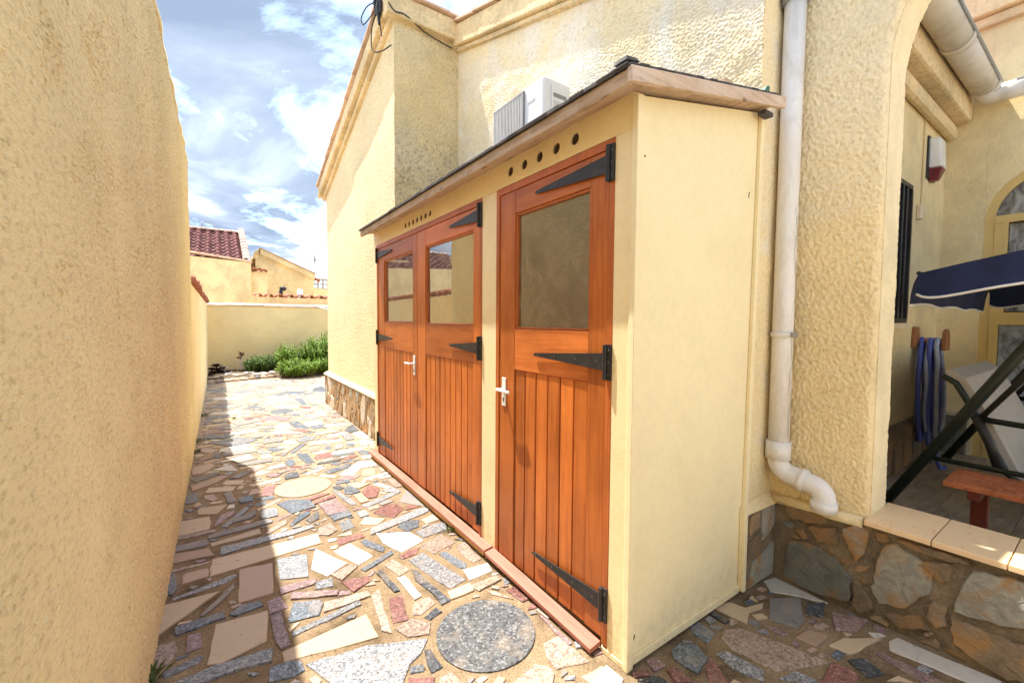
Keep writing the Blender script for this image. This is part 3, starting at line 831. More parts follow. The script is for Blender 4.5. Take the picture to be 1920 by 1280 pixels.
("W",[1.121,6.479,1.212,6.531,1.24,6.348,1.196,6.169,1.122,6.288]),
("D",[1.231,5.224,1.284,5.346,1.366,5.415,1.359,5.14,1.246,5.065]),
("W",[1.257,4.986,1.289,5.051,1.374,5.018,1.371,4.738,1.305,4.716]),
("G",[1.146,5.023,1.231,5.003,1.217,4.773,1.129,4.767]),
("W",[1.056,5.495,1.098,5.59,1.337,5.562,1.296,5.461]),
("S",[0.153,5.945,0.167,5.981,0.531,5.894,0.529,5.799,0.19,5.852]),
("W",[0.114,5.736,0.122,5.802,0.352,5.799,0.361,5.718,0.17,5.663]),
("R",[0.72,5.558,0.826,5.527,0.889,5.41,0.789,5.379]),
("D",[0.787,6.506,0.825,6.543,0.916,6.453,0.907,6.336]),
]
LOWSTONES = [
("S",[0.941,0.052,0.917,0.213,0.824,0.237,0.72,0.213,0.661,0.151,0.661,0.042,0.78,0.006,0.93,0.014]),
("O",[0.704,0.365,0.654,0.406,0.608,0.391,0.613,0.312,0.648,0.232,0.682,0.3]),
("L",[0.562,0.335,0.521,0.376,0.46,0.354,0.383,0.329,0.41,0.218,0.477,0.117,0.56,0.089,0.588,0.15,0.577,0.252]),
("L",[0.332,0.243,0.289,0.371,0.168,0.389,0.083,0.373,0.077,0.228,0.161,0.221,0.22,0.2,0.336,0.19]),
("T",[0.346,0.158,0.272,0.16,0.158,0.16,0.096,0.139,0.093,0.065,0.192,0.017,0.267,0.03,0.337,0.06]),
("N",[0.942,0.394,0.848,0.418,0.768,0.396,0.759,0.369,0.846,0.334,0.93,0.333]),
("N",[0.845,0.318,0.725,0.362,0.714,0.286,0.789,0.258]),
("N",[0.446,0.325,0.396,0.357,0.343,0.366,0.346,0.304,0.375,0.281]),
("N",[0.652,0.136,0.598,0.106,0.574,0.062,0.624,0.013,0.653,0.041]),
("N",[0.545,0.06,0.425,0.112,0.398,0.074,0.494,0.024]),
("T",[0.396,0.199,0.353,0.188,0.354,0.119,0.386,0.09,0.412,0.119]),
("N",[0.509,0.418,0.398,0.409,0.315,0.404,0.303,0.385,0.397,0.374,0.461,0.38]),
]
RETSTONES = [
("L",[2.212,0.391,2.396,0.374,2.381,0.258,2.224,0.213]),
("N",[2.085,0.243,2.199,0.264,2.228,0.157,2.081,0.149]),
("L",[2.133,0.132,2.352,0.175,2.354,-0.008,2.1,0.009]),
("T",[2.085,0.391,2.191,0.374,2.197,0.297,2.093,0.272]),
]


# ---- stones: traced ones first, then the gaps filled with offcuts of the same kinds
CELL = 0.006
OX, OY = -0.35, -0.3
occ = np.zeros((int(6.4/CELL), int(11.4/CELL)), bool)
def raster(poly, grow=0.0):
    p = np.array(poly)
    x0, y0 = p.min(0)-grow-CELL; x1, y1 = p.max(0)+grow+CELL
    i0, j0 = max(0, int((x0-OX)/CELL)), max(0, int((y0-OY)/CELL))
    i1, j1 = min(occ.shape[0], int((x1-OX)/CELL)+1), min(occ.shape[1], int((y1-OY)/CELL)+1)
    if i1 <= i0 or j1 <= j0:
        return None
    gx = OX+(np.arange(i0, i1)+0.5)*CELL; gy = OY+(np.arange(j0, j1)+0.5)*CELL
    X, Y = np.meshgrid(gx, gy, indexing='ij')
    ins = np.zeros(X.shape, bool); near = np.zeros(X.shape, bool)
    n = len(p)
    for a in range(n):
        xa, ya = p[a]; xb, yb = p[(a+1) % n]
        c = ((ya > Y) != (yb > Y)) & (X < (xb-xa)*(Y-ya)/(yb-ya+1e-12)+xa)
        ins ^= c
        if grow:
            L2 = (xb-xa)**2+(yb-ya)**2+1e-12
            t = np.clip(((X-xa)*(xb-xa)+(Y-ya)*(yb-ya))/L2, 0, 1)
            near |= (X-xa-t*(xb-xa))**2+(Y-ya-t*(yb-ya))**2 < grow*grow
    return (slice(i0, i1), slice(j0, j1)), ins | near
def block(poly):
    r = raster(poly, 0.0)
    if r:
        occ[r[0]] |= r[1]
# where no stone lies: walls, shed, low wall, bed
block([(-0.4, -0.4), (-0.215, -0.4), (-0.195, 11.1), (-0.4, 11.1)])
block([(1.20, 1.02), (2.12, 0.97), (2.12, 4.1), (1.40, 4.1), (1.40, 7.2), (6.1, 7.2-0.1), (6.1, 5), (6.1, -0.4), (2.34, -0.4), (2.33, 0.98), (1.25, 1.0)])
block([(-0.4, 10.45), (0.9, 10.85), (1.6, 10.65), (6.1, 10.65), (6.1, 11.2), (-0.4, 11.2)])
def ragged(poly, step, jit, round_k=0.0):
    """subdivide edges with small chips"""
    out = []
    n = len(poly)
    for a in range(n):
        p, q = poly[a], poly[(a+1) % n]
        d = math.dist(p, q)
        k = max(1, min(4, int(d/step)))
        for t in range(k):
            f = t/k
            j = jit if t else jit*0.6
            out.append((p[0]+(q[0]-p[0])*f+rnd.uniform(-j, j), p[1]+(q[1]-p[1])*f+rnd.uniform(-j, j)))
    return out
def ccw(p):
    a = sum(p[i][0]*p[(i+1) % len(p)][1]-p[(i+1) % len(p)][0]*p[i][1] for i in range(len(p)))
    return p if a > 0 else p[::-1]
def area(p):
    return abs(sum(p[i][0]*p[(i+1) % len(p)][1]-p[(i+1) % len(p)][0]*p[i][1] for i in range(len(p))))/2
def slab(mb, poly, z0, z1, ch=0.003):
    poly = ccw(poly)
    cx = sum(p[0] for p in poly)/len(poly); cy = sum(p[1] for p in poly)/len(poly)
    n = len(poly)
    def inset(p):
        d = math.hypot(p[0]-cx, p[1]-cy)+1e-9
        k = max(0.6, 1-ch/d)
        return (cx+(p[0]-cx)*k, cy+(p[1]-cy)*k)
    tx, ty = rnd.uniform(-.004, .004), rnd.uniform(-.004, .004)
    def zt(p, z):
        return z+(p[0]-cx)*tx+(p[1]-cy)*ty
    vs = [(x, y, z0) for x, y in poly]+[(x, y, zt((x, y), z1-ch*0.6)) for x, y in poly]+[(*inset(p), zt(p, z1)) for p in poly]
    fs = []
    for r in (0, 1):
        fs += [(r*n+i, r*n+(i+1) % n, (r+1)*n+(i+1) % n, (r+1)*n+i) for i in range(n)]
    fs.append(tuple(range(2*n, 3*n)))
    mb.add(vs, fs)
pieces = []                                                     # (kind, polygon)
discs = [(0.532, 3.605, 0.200, STONE_M['C'], 'round cream disc'), (0.742, 6.80, 0.145, STONE_M['D'], 'round dark disc'), (0.900, 1.472, 0.205, M_GRANITE_DISC, 'round grey granite disc')]
for cx, cy, r, ma, lb in discs:
    poly = [(cx+r*math.cos(t*2*math.pi/40), cy+r*math.sin(t*2*math.pi/40)) for t in range(40)]
    q = raster(poly, 0.010); occ[q[0]] |= q[1]
    mb = MB(); slab(mb, poly, -0.012, 0.0065, 0.003)
    mb.build('paving_disc', ma, pavement, label=lb)
for kind, fl in STONES:
    poly = list(zip(fl[0::2], fl[1::2]))
    gx_, gy_ = sum(p[0] for p in poly)/len(poly), sum(p[1] for p in poly)/len(poly)
    poly = [(max(gx_+(x-gx_)*1.09, -0.24), gy_+(y-gy_)*1.09) for x, y in poly]
    if area(poly) < 2e-4:
        continue
    q = raster(poly, 0.0)
    if q is not None:
        if (occ[q[0]] & q[1]).mean() > 0.25:
            continue
    pieces.append((kind, ragged(poly, 0.045, 0.0028)))
    q = raster(poly, 0.002)
    if q is not None:
        occ[q[0]] |= q[1]
def quad(cx, cy, L_, W_, a):
    s = rnd.random()
    pts = [(-L_/2, -W_/2), (L_/2, -W_/2), (L_/2, W_/2), (-L_/2, W_/2)]
    if s < 0.25:
        pts = [(-L_/2, -W_/2), (L_/2, -W_/2*rnd.uniform(-.2, .8)), (L_/2*0.8, W_/2), (-L_/2, W_/2)]
    elif s < 0.4:
        pts = [(-L_/2, -W_/2), (L_/2*0.7, -W_/2), (L_/2, 0), (L_/2*0.8, W_/2), (-L_/2, W_/2)]
    elif s < 0.5:
        pts = [(-L_/2, -W_/2), (L_/2, -W_/2), (L_/2*rnd.uniform(-.6, .9), W_/2)]
    sk = rnd.uniform(-0.35, 0.35)
    pts = [(x+y*sk+rnd.uniform(-.1, .1)*W_, y+rnd.uniform(-.1, .1)*W_) for x, y in pts]
    return [(cx+x*math.cos(a)-y*math.sin(a), cy+x*math.sin(a)+y*math.cos(a)) for x, y in pts]
near_k = ['W', 'C', 'C', 'P', 'B', 'B', 'B', 'G', 'G', 'D', 'D', 'S', 'S', 'R', 'M', 'M']
far_k = ['W', 'W', 'C', 'C', 'C', 'P', 'P', 'B', 'B', 'G', 'G', 'S', 'S', 'D', 'M']
fill = []
for size, tries in ((0.36, 900), (0.27, 1800), (0.19, 3000), (0.12, 5500), (0.075, 7000), (0.045, 7000)):
    for _ in range(tries):
        y = -0.2+10.9*rnd.random()**1.15
        if rnd.random() < 0.12:
            y = rnd.uniform(-0.2, 1.0)
        x = rnd.uniform(-0.22, 1.22) if y < 4 else rnd.uniform(-0.22, 1.4)
        if y > 7.2:
            x = rnd.uniform(-0.22, 3.6)
        elif y < 1.0 and rnd.random() < 0.8:
            x = rnd.uniform(1.2, 2.34)
        elif y < 1.0 and x < 0.6 and y < 0.9:
            continue
        i, j = int((x-OX)/CELL), int((y-OY)/CELL)
        if occ[i, j]:
            continue
        L_ = size*rnd.uniform(0.7, 1.25); W_ = L_*rnd.uniform(0.38, 0.82)
        a = rnd.gauss(-0.25, 0.45) if rnd.random() < 0.8 else rnd.uniform(0, 3.1)
        poly = quad(x, y, L_, W_, a)
        q = raster(poly, 0.003)
        if q is None or (occ[q[0]] & q[1]).any():
            continue
        occ[q[0]] |= q[1]
        fill.append((rnd.choice(far_k if y > 4.2 else near_k), ragged(poly, 0.05, 0.0026)))
def apparent(p):
    cx = sum(q[0] for q in p)/len(p); cy = sum(q[1] for q in p)/len(p)
    if cy > 7.2 and cx > 0.2*cy:
        return 0
    d = math.sqrt(cx*cx+cy*cy+1.69)
    v = fw.x*cx+fw.y*cy-fw.z*1.3
    return area(p)/d**3 if v > 0.7 else 0
allp = sorted(pieces+fill, key=lambda k: -apparent(k[1]))
for kind, poly in allp[:296]:
    mb = MB(); slab(mb, poly, -0.012, rnd.uniform(0.003, 0.0085), 0.0035)
    mb.build('paving_stone', STONE_M[kind], pavement)
rest = {}
for kind, poly in allp[296:]:
    slab(rest.setdefault(kind, MB()), poly, -0.012, rnd.uniform(0.003, 0.006), 0.0025)
me_rest = MB(); mats_rest, idx_rest = [], []
for n_, (kind, mb) in enumerate(rest.items()):
    me_rest.add(mb.v, mb.f); mats_rest.append(STONE_M[kind]); idx_rest += [n_]*len(mb.f)
if me_rest.f:
    o = me_rest.build('small_paving_stones', mats_rest[0], pavement)
    for ma in mats_rest[1:]:
        o.data.materials.append(ma)
    o.data.polygons.foreach_set('material_index', idx_rest)
    o['kind'] = 'stuff'

# dirt, grit and leaf litter caught in the joints
gr = MB()
for _ in range(900):
    y = -0.1+6*rnd.random()**1.5; x = rnd.uniform(-0.2, 1.2) if rnd.random() < 0.75 or y > 1 else rnd.uniform(1.2, 2.3)
    s = rnd.uniform(0.0015, 0.0045); a = rnd.random()*3
    z = 0.0045
    dx, dy = s*math.cos(a), s*math.sin(a)
    gr.add([(x-dx, y-dy, z), (x+dy, y-dx, z), (x+dx, y+dy, z+s*.3), (x-dy, y+dx, z), (x, y, z+s)], [(0, 1, 4), (1, 2, 4), (2, 3, 4), (3, 0, 4)])
o = gr.build('grit', M_MORTAR); tag(o, 'loose grit scattered over the crazy paving joints', 'grit'); o['kind'] = 'stuff'

# ============================================================ LEFT BOUNDARY WALL (tall part, then low part)
WEND = 5.38
def wx(y):
    return -0.235 + 0.006*y
t = thing('tall_boundary_wall', 'tall yellow roughcast wall filling the left side of the alley', 'wall', (-0.35, 2.5, 0))
WTOP = 2.86
ys = 0.10*np.power(1.6/0.10, np.linspace(0, 1, 430))
stucco_yz('wall_face', 0, ys, np.linspace(-0.02, WTOP, 940), 0.0076, M_LEFT, t, facing=1, k=1.35, xslope=wx, stretch=1.7, slow=.12)
stucco_yz('wall_face', 0, np.linspace(1.6, WEND, 330), np.linspace(-0.02, WTOP, 420), 0.0076, M_LEFT, t, facing=1, k=1.35, xslope=wx, stretch=1.7, slow=.12)
mb = MB()
mb.hexa([(-0.47, -3.0, -0.02), (wx(0.1)-0.006, -3.0, -0.02), (wx(WEND)-0.006, WEND-.002, -0.02), (-0.47, WEND-.002, -0.02)],
        [(-0.47, -3.0, WTOP-.004), (wx(0.1)-0.006, -3.0, WTOP-.004), (wx(WEND)-0.006, WEND-.002, WTOP-.004), (-0.47, WEND-.002, WTOP-.004)])
mb.build('wall_core', M_LEFT, t)
# slightly wavy rendered top edge
mb = MB()
n = 120
prev = None
rows = []
for i in range(n+1):
    y = -2.0+(WEND+2.0+0.004)*i/n
    w = 0.004*math.sin(y*7)+0.004*math.sin(y*17+1)
    zt = WTOP+0.030+0.010*math.sin(y*5.1)
    if i == n:
        zt -= 0.03
    rows.append([(-0.475, y, WTOP-.02), (wx(max(y, 0))+0.004+w*.4, y, WTOP-.02), (wx(max(y, 0))+0.007+w, y, WTOP+0.01), (wx(max(y, 0))-0.03, y, zt), (-0.45, y, zt)])
vs = [p for r_ in rows for p in r_]
fs = [(i*5+k, i*5+(k+1) % 5, (i+1)*5+(k+1) % 5, (i+1)*5+k) for i in range(n) for k in range(5)]
fs += [(4, 3, 2, 1, 0), tuple(n*5+k for k in range(5))]
mb.add(vs, fs).build('wall_top', M_LEFT, t, smooth=True)

t = thing('low_boundary_wall', 'lower yellow wall with a tile coping beyond the tall left wall', 'wall', (-0.3, 9, 0))
LT = 1.66
ys = np.linspace(WEND-.02, 12.45, 240); zs = np.linspace(-0.02, LT, 70)
def lx(y):
    return -0.203 + (y-WEND)*0.0045
stucco_yz('wall_face', 0, ys, zs, 0.003, M_BACK, t, facing=1, xslope=lx)
MB().hexa([(-0.42, WEND, -0.02), (lx(WEND)-.006, WEND, -0.02), (lx(12.6)-.006, 12.6, -0.02), (-0.42, 12.6, -0.02)],
          [(-0.42, WEND, LT), (lx(WEND)-.006, WEND, LT), (lx(12.6)-.006, 12.6, LT), (-0.42, 12.6, LT)]).build('wall_core', M_BACK, t)
# coping: canal tiles laid across the wall, each a curved piece
def canal_tile(L_, r, th=0.014, n=8, taper=0.86):
    """half-round tile along +Y of length L_, crown up"""
    mb = MB()
    vs, fs = [], []
    for j, (yy, k) in enumerate(((0, 1.0), (L_, taper))):
        for s_, rr in ((0, r*k), (1, r*k-th)):
            for i in range(n+1):
                a = math.pi*i/n
                vs.append((rr*math.cos(a), yy, rr*math.sin(a)*0.8))
    m_ = n+1
    for i in range(n):
        fs.append((i, i+1, 2*m_+i+1, 2*m_+i))
        fs.append((m_+i+1, m_+i, 3*m_+i, 3*m_+i+1))
        fs.append((i+1, i, m_+i, m_+i+1))
        fs.append((2*m_+i, 2*m_+i+1, 3*m_+i+1, 3*m_+i))
    for i in (0, n):
        fs.append((i, 2*m_+i, 3*m_+i, m_+i) if i == 0 else (i, m_+i, 3*m_+i, 2*m_+i))
    me = bpy.data.meshes.new('canal_tile')
    me.from_pydata(vs, [], fs); me.update()
    me.polygons.foreach_set('use_smooth', [True]*len(me.polygons))
    return me
tile_a = canal_tile(0.36, 0.085)
tile_a.materials.append(M_TILE)
def place(me, name, parent, loc, rot, sc_=1.0, mat=None):
    o = bpy.data.objects.new(name, me)
    COL.objects.link(o)
    o.parent = parent
    root = parent
    while root.parent is not None:
        root = root.parent
    if parent is root:
        o.matrix_parent_inverse = Matrix.Translation(root.location).inverted()
    o.location = loc; o.rotation_euler = rot; o.scale = (sc_,)*3 if isinstance(sc_, (int, float)) else sc_
    return o
k = 0
y = WEND+0.12
while y < 12.5:
    place(tile_a, 'coping_tile', t, (lx(y)+0.035+rnd.uniform(-.012, .012), y, LT+0.012+rnd.uniform(-.006, .006)), (R(rnd.uniform(6, 10)), 0, R(90)))
    y += 0.19
# a bed of mortar and flat tiles on top
MB().box(-0.44, -0.235, WEND, 12.6, LT+.06, LT+.10).build('coping_ridge', M_TILEP, t)

# ============================================================ BACK WALL
t = thing('back_wall', 'yellow wall closing the far end of the alley behind the rosemary', 'wall', (3, 12.5, 0))
MB().box(-0.42, 7.0, 12.45, 12.65, -0.03, 1.63).build('wall_face', M_BACK, t)
x = -0.21
cap = MB().box(0, 0.392, -0.035, 0.235, 0, 0.03).prism([(-0.035, 0.03), (0.235, 0.03), (0.1, 0.075)], 0, 0.0, 0.392)
capme = bpy.data.meshes.new('coping_tile'); capme.from_pydata(cap.v, [], cap.f); capme.update(); capme.materials.append(M_CAP)
while x < 6.5:
    o = place(capme, 'coping_tile', t, (x, 12.45+rnd.uniform(-.006, .006), 1.63+rnd.uniform(-.003, .006)), (0, R(rnd.uniform(-.6, .6)), R(rnd.uniform(-.6, .6))))
    x += 0.40
# folding clothes line fixed on that wall
t = thing('clothes_line', 'thin folding clothes line arms fixed high on the back wall', 'clothes line', (2.3, 12.3, 1.6))
MB().tube([(2.13, 12.42, 1.70), (2.35, 12.1, 1.60), (2.62, 11.75, 1.50)], 0.010, 6).build('arm', M_GREY, t)
MB().tube([(2.42, 12.42, 1.58), (2.80, 12.0, 1.55)], 0.008, 6).build('arm', M_PIPING, t)
MB().tube([(2.13, 12.42, 1.70), (2.80, 12.40, 1.56)], 0.006, 6).build('rail', M_PIPING, t)

# ============================================================ PLANTING BED
bed = MB()
nx, ny = 60, 24
vs = []
for i in range(nx+1):
    for j in range(ny+1):
        fx = i/nx; fy = j/ny
        x = -0.24+fx*6.0
        front = 10.5+0.4*min(1, max(0, (x+0.24)/1.1))-0.2*min(1, max(0, (x-0.9)/0.7))
        y = front+fy*(12.45-front)
        z = 0.02+0.05*min(1, fy*4)+0.02*rnd.random()
        vs.append((x, y, z if j else -0.02))
fs = [(i*(ny+1)+j, (i+1)*(ny+1)+j, (i+1)*(ny+1)+j+1, i*(ny+1)+j+1) for i in range(nx) for j in range(ny)]
bed.add(vs, fs)
structure(bed.build('planting_bed', M_SOIL, smooth=True))
def pebble(mb, x, y, z, sx, sy, sz):
    vs, fs = [], []
    n_ = 8
    for rr, hh in ((1.0, -0.4), (1.02, 0.2), (0.72, 0.75)):
        for k_ in range(n_):
            a = 2*math.pi*k_/n_
            q = rr*rnd.uniform(.85, 1.12)
            vs.append((x+sx*q*math.cos(a), y+sy*q*math.sin(a), z+sz*hh))
    vs.append((x, y, z+sz))
    for r_ in (0, 1):
        fs += [(r_*n_+k_, r_*n_+(k_+1) % n_, (r_+1)*n_+(k_+1) % n_, (r_+1)*n_+k_) for k_ in range(n_)]
    fs += [(2*n_+k_, 2*n_+(k_+1) % n_, 3*n_) for k_ in range(n_)]
    mb.add(vs, fs)
t = thing('bed_edging', 'row of broken edging stones along the front of the planting bed', 'edging', (0.4, 10.7, 0))
x = -0.12
while x < 1.05:
    f = 10.5+0.4*min(1, max(0, (x+0.24)/1.1))
    mb = MB(); w = rnd.uniform(.05, .11)
    pebble(mb, x, f+0.02, 0.03, w, rnd.uniform(.05, .08), rnd.uniform(.03, .055))
    mb.build('edging_stone', rnd.choice([M_TILEP, STONE_M['P'], STONE_M['B'], STONE_M['S']]), t)
    x += w*1.7
t = thing('bed_rubble', 'pale stones and slabs lying on the soil left of the rosemary', 'rubble', (0.5, 11.4, 0.06))
for k in range(26):
    x = rnd.uniform(-.1, 1.15); y = rnd.uniform(10.85, 11.9)
    mb = MB(); pebble(mb, x, y, 0.085, rnd.uniform(.05, .16), rnd.uniform(.04, .10), rnd.uniform(.015, .035))
    mb.build('rubble_stone', STONE_M[rnd.choice('WCPPBS')], t)
for k in range(7):
    mb = MB(); pebble(mb, 0.98+k*0.085+rnd.uniform(-.02, .02), 11.0+rnd.uniform(-.05, .05), 0.10, rnd.uniform(.03, .05), .035, .035)
    mb.build('white_pebble', STONE_M['W'], t)

def rosemary(name_label, cx, cy, rx, ry, h, stems, mat, seed, lean=0.25, base=0.06):
    rs = random.Random(seed)
    root = thing('rosemary_bush', name_label, 'shrub', (cx, cy, base), 'rosemary shrubs in the far bed')
    leaf, wood = MB(), MB()
    for s in range(stems):
        a = rs.random()*2*math.pi; q = math.sqrt(rs.random())
        bx, by = cx+rx*q*math.cos(a)*0.75, cy+ry*q*math.sin(a)*0.75
        H = h*(1-0.45*q*q)*rs.uniform(0.55, 1.08)
        lx_, ly_ = math.cos(a)*q*lean+rs.gauss(0, .10), math.sin(a)*q*lean+rs.gauss(0, .10)
        pts = []
        for k_ in range(5):
            f = k_/4
            pts.append(Vector((bx+lx_*H*f*(1.1-.2*f)*1.3, by+ly_*H*f*(1.1-.2*f)*1.3, base+H*f)))
        if s % 3 == 0:
            wood.tube([tuple(p) for p in pts], 0.005, 4, False)
        nl = int(20+H*62)
        for k_ in range(nl):
            f = rs.uniform(0.18, 1.0)
            seg = min(3, int(f*4)); p = pts[seg].lerp(pts[seg+1], f*4-seg)
            b = rs.random()*2*math.pi
            L_ = rs.uniform(.030, .058)*(1.15-0.35*f); w = rs.uniform(.007, .0115)
            upk = rs.uniform(.35, 1.1)
            d = Vector((math.cos(b), math.sin(b), upk)).normalized()
            sd = Vector((-math.sin(b), math.cos(b), 0))*w
            e = p+d*L_
            leaf.add([tuple(p-sd*.6), tuple(p+d*L_*.5-sd), tuple(e), tuple(p+d*L_*.5+sd), tuple(p+sd*.6)], [(0, 1, 2, 3, 4)])
    leaf.build('foliage', mat, root)
    wood.build('stems', M_STEM, root)
    return root
rosemary('low dark rosemary at the left end of the bed row', 0.95, 11.75, 0.50, 0.40, 0.42, 300, M_ROSE2, 1)
rosemary('upright bright rosemary in the middle of the bed', 1.38, 11.5, 0.30, 0.30, 0.70, 240, M_ROSE, 2, 0.12)
rosemary('rounded rosemary spilling forward onto the pale paving', 1.52, 10.75, 0.42, 0.36, 0.42, 340, M_ROSE, 3, 0.55, 0.02)
rosemary('tallest rosemary beside the corner of the house', 2.25, 11.6, 0.58, 0.50, 0.90, 560, M_ROSE, 4)
rosemary('low rosemary at the foot of the tallest one by the house corner', 2.28, 10.95, 0.42, 0.26, 0.44, 280, M_ROSE, 5, 0.4, 0.02)

t = thing('aeonium_plant', 'dark purple aeonium rosettes against the left wall', 'plant', (0.02, 11.6, 0.07))
mb = MB(); st = MB()
for (x, y, z, r_) in ((-.02, 11.55, .24, .15), (.10, 11.65, .17, .13), (-.10, 11.7, .16, .12), (.2, 11.5, .11, .10), (.05, 11.4, .12, .12), (0, 11.45, .17, .12), (.12, 11.5, .10, .11), (-.08, 11.45, .10, .11)):
    st.tube([(x*.6+.01, 11.6, .06), (x, y, z)], 0.015, 5)
    for ring in range(3):
        for k in range(11):
            a = 2*math.pi*(k+ring*.5)/11; rr = r_*(1-.27*ring); w = .026
            d = Vector((math.cos(a), math.sin(a), .25+.55*ring)).normalized(); sd = Vector((-math.sin(a), math.cos(a), 0))*w
            p = Vector((x, y, z)); e = p+d*rr
            mb.add([tuple(p), tuple(p+d*rr*.7-sd), tuple(e+Vector((0, 0, .012))), tuple(p+d*rr*.7+sd)], [(0, 1, 2, 3)])
mb.build('rosette', M_PURPLE, t); st.build('stem', M_STEM, t)
t = thing('dried_flower_stalk', 'thin dried flower stalk with brown seed heads left of the rosemary', 'plant', (0.46, 12.0, 0.07))
st = MB(); hd = MB()
for dx, hz in ((0.0, .50), (.04, .46), (-.03, .40)):
    st.tube([(.46, 12.0, .06), (.46+dx*.5, 12.0, .3), (.46+dx, 11.99, hz)], .006, 5)
    for k in range(12):
        a = rnd.random()*6.3; c_ = (.46+dx+rnd.gauss(0, .02), 11.99+rnd.gauss(0, .02), hz+rnd.gauss(0, .018))
        pebble(hd, *c_, .016, .016, .014)
st.build('stem', M_PIPING, t); hd.build('seed_head', pm('seed_head_brown', (0.10, 0.035, 0.03), .3, 30, .9), t)
st = MB().tube([(.40, 11.95, .05), (.395, 11.95, .34)], .007, 5)
o = st.build('white_stake', M_PIPING); tag(o, 'short white stake beside the dried flower stalk', 'stake')

# weeds rooted in the joints
def weed(x, y, s, seed, label, z=0.004):
    rs = random.Random(seed); mb = MB()
    for k in range(int(16+30*s*8)):
        b = rs.random()*6.28; L_ = s*rs.uniform(.4, 1); d = Vector((math.cos(b), math.sin(b), rs.uniform(.3, 2.2))).normalized()
        p = Vector((x+rs.gauss(0, s*.3), y+rs.gauss(0, s*.3), z)); w = s*.10
        sd = Vector((-math.sin(b), math.cos(b), 0))*w; mid = p+d*L_*.6; e = p+d*L_-Vector((0, 0, L_*.15))
        mb.add([tuple(p), tuple(mid-sd), tuple(e), tuple(mid+sd)], [(0, 1, 2, 3)])
    tag(mb.build('weed', M_WEED), label, 'weed', 'weeds in the paving joints')
weed(-0.222, 1.93, .075, 1, 'largest green weed at the foot of the tall left wall, near the camera')
weed(-0.185, 5.55, .055, 2, 'small weed where the low left wall begins')
weed(-0.19, 5.1, .06, 3, 'dark round leaved weed at the foot of the tall left wall, midway along')
weed(0.16, 6.6, .05, 4, 'sparse weed in a joint of the sunlit middle paving')
weed(-0.16, 7.0, .06, 5, 'weed at the foot of the low left wall in the shade strip')
weed(1.165, 2.33, .045, 6, 'tiny weed beside the shed plinth under the double door')
weed(0.02, 4.95, .03, 7, 'tiny weed in a joint on the shadow edge')

# ============================================================ HOUSE
house = thing('house', 'yellow roughcast bungalow with gabled parapet, arch and stone base on the right', 'house', (3.0, 3.5, 0))
MX = 2.12                                                       # wall behind the shed
SL = 0.31                                                       # roof slope
def main_top(y):
    return 4.30 - SL*(4.07-y)
ys = np.arange(1.02, 4.085, 0.0056)
U, Vt = np.meshgrid(ys, np.linspace(0, 1, 400), indexing='ij')
Zg = 1.55 + (main_top(U)-0.08-1.55)*Vt
Pm = np.stack([MX - 0.0048*rough(U/1.2, Zg, 1.15), U, Zg], -1).reshape(-1, 3)
np_mesh('main_wall', Pm, grid_quads(len(ys), 400)[:, ::-1], M_HOUSE, house)
MB().hexa([(MX+.012, 1.022, 0), (3.6, 1.022, 0), (3.6, 4.10, 0), (MX+.012, 4.10, 0)],
          [(MX+.012, 1.022, main_top(1.02)-.05), (3.6, 1.022, main_top(1.02)-.05), (3.6, 4.10, main_top(4.1)-.05), (MX+.012, 4.10, main_top(4.1)-.05)]).build('wall_core', M_HOUSE, house)
# projecting gable: its long face, its return, and its far end
GX, GY0, GY1 = 1.44, 4.07, 7.15
def rake(y):
    return 4.37 - SL*(y-4.07)
ys = np.linspace(GY0, GY1, 240)
U, Vt = np.meshgrid(ys, np.linspace(0, 1, 260), indexing='ij')
Zg = 0.47 + (rake(U)-0.16-0.47)*Vt
Pm = np.stack([GX - 0.0018*rough(U, Zg, 0.5), U, Zg], -1).reshape(-1, 3)
np_mesh('gable_wall', Pm, grid_quads(240, 260)[:, ::-1], M_GABLE, house)
xs = np.arange(GX-0.002, MX+0.03, 0.006); zs = np.arange(2.0, 4.20, 0.009)
U, V = np.meshgrid(xs, zs, indexing='ij')
Pm = np.stack([U, GY0 - 0.006*rough(U, V, 0.75), V], -1).reshape(-1, 3)
np_mesh('return_wall', Pm, grid_quads(len(xs), len(zs)), M_RETURN, house)
gz = lambda y: rake(y)-.12
MB().hexa([(GX+.008, GY0+.010, 0), (3.6, GY0+.010, 0), (3.6, GY1, 0), (GX+.008, GY1, 0)],
          [(GX+.008, GY0+.010, gz(GY0)), (3.6, GY0+.010, gz(GY0)), (3.6, GY1, gz(GY1)), (GX+.008, GY1, gz(GY1))]).build('gable_core', M_GABLE, house)
# rake cornice of the gable: stepped moulding under the verge tiles
def raked_bar(x0, x1, y0, y1, lo, hi, f):
    return MB().hexa([(x0, y0, f(y0)+lo), (x1, y0, f(y0)+lo), (x1, y1, f(y1)+lo), (x0, y1, f(y1)+lo)],
                     [(x0, y0, f(y0)+hi), (x1, y0, f(y0)+hi), (x1, y1, f(y1)+hi), (x0, y1, f(y1)+hi)])
raked_bar(1.345, GX+.06, 4.0, 7.30, -.17, -.02, rake).build('cornice', M_CORNICE, house, bevel=.012)
raked_bar(1.395, GX+.06, 4.03, 7.24, -.235, -.172, rake).build('cornice', M_CORNICE, house, bevel=.02)
# verge tiles: flat overlapping pieces along the rake
vt = MB().box(-.02, .24, 0, .40, 0, .022)
vme = bpy.data.meshes.new('verge_tile'); vme.from_pydata(vt.v, [], vt.f); vme.update(); vme.materials.append(M_TILEP)
yy = 7.33
while yy > 4.0:
    place(vme, 'verge_tile', house, (1.335+rnd.uniform(-.006, .006), yy-.40, rake(yy-.40)-.008+rnd.uniform(0, .006)), (-math.atan(SL)+R(1.5), 0, R(rnd.uniform(-.8, .8))))
    yy -= .37
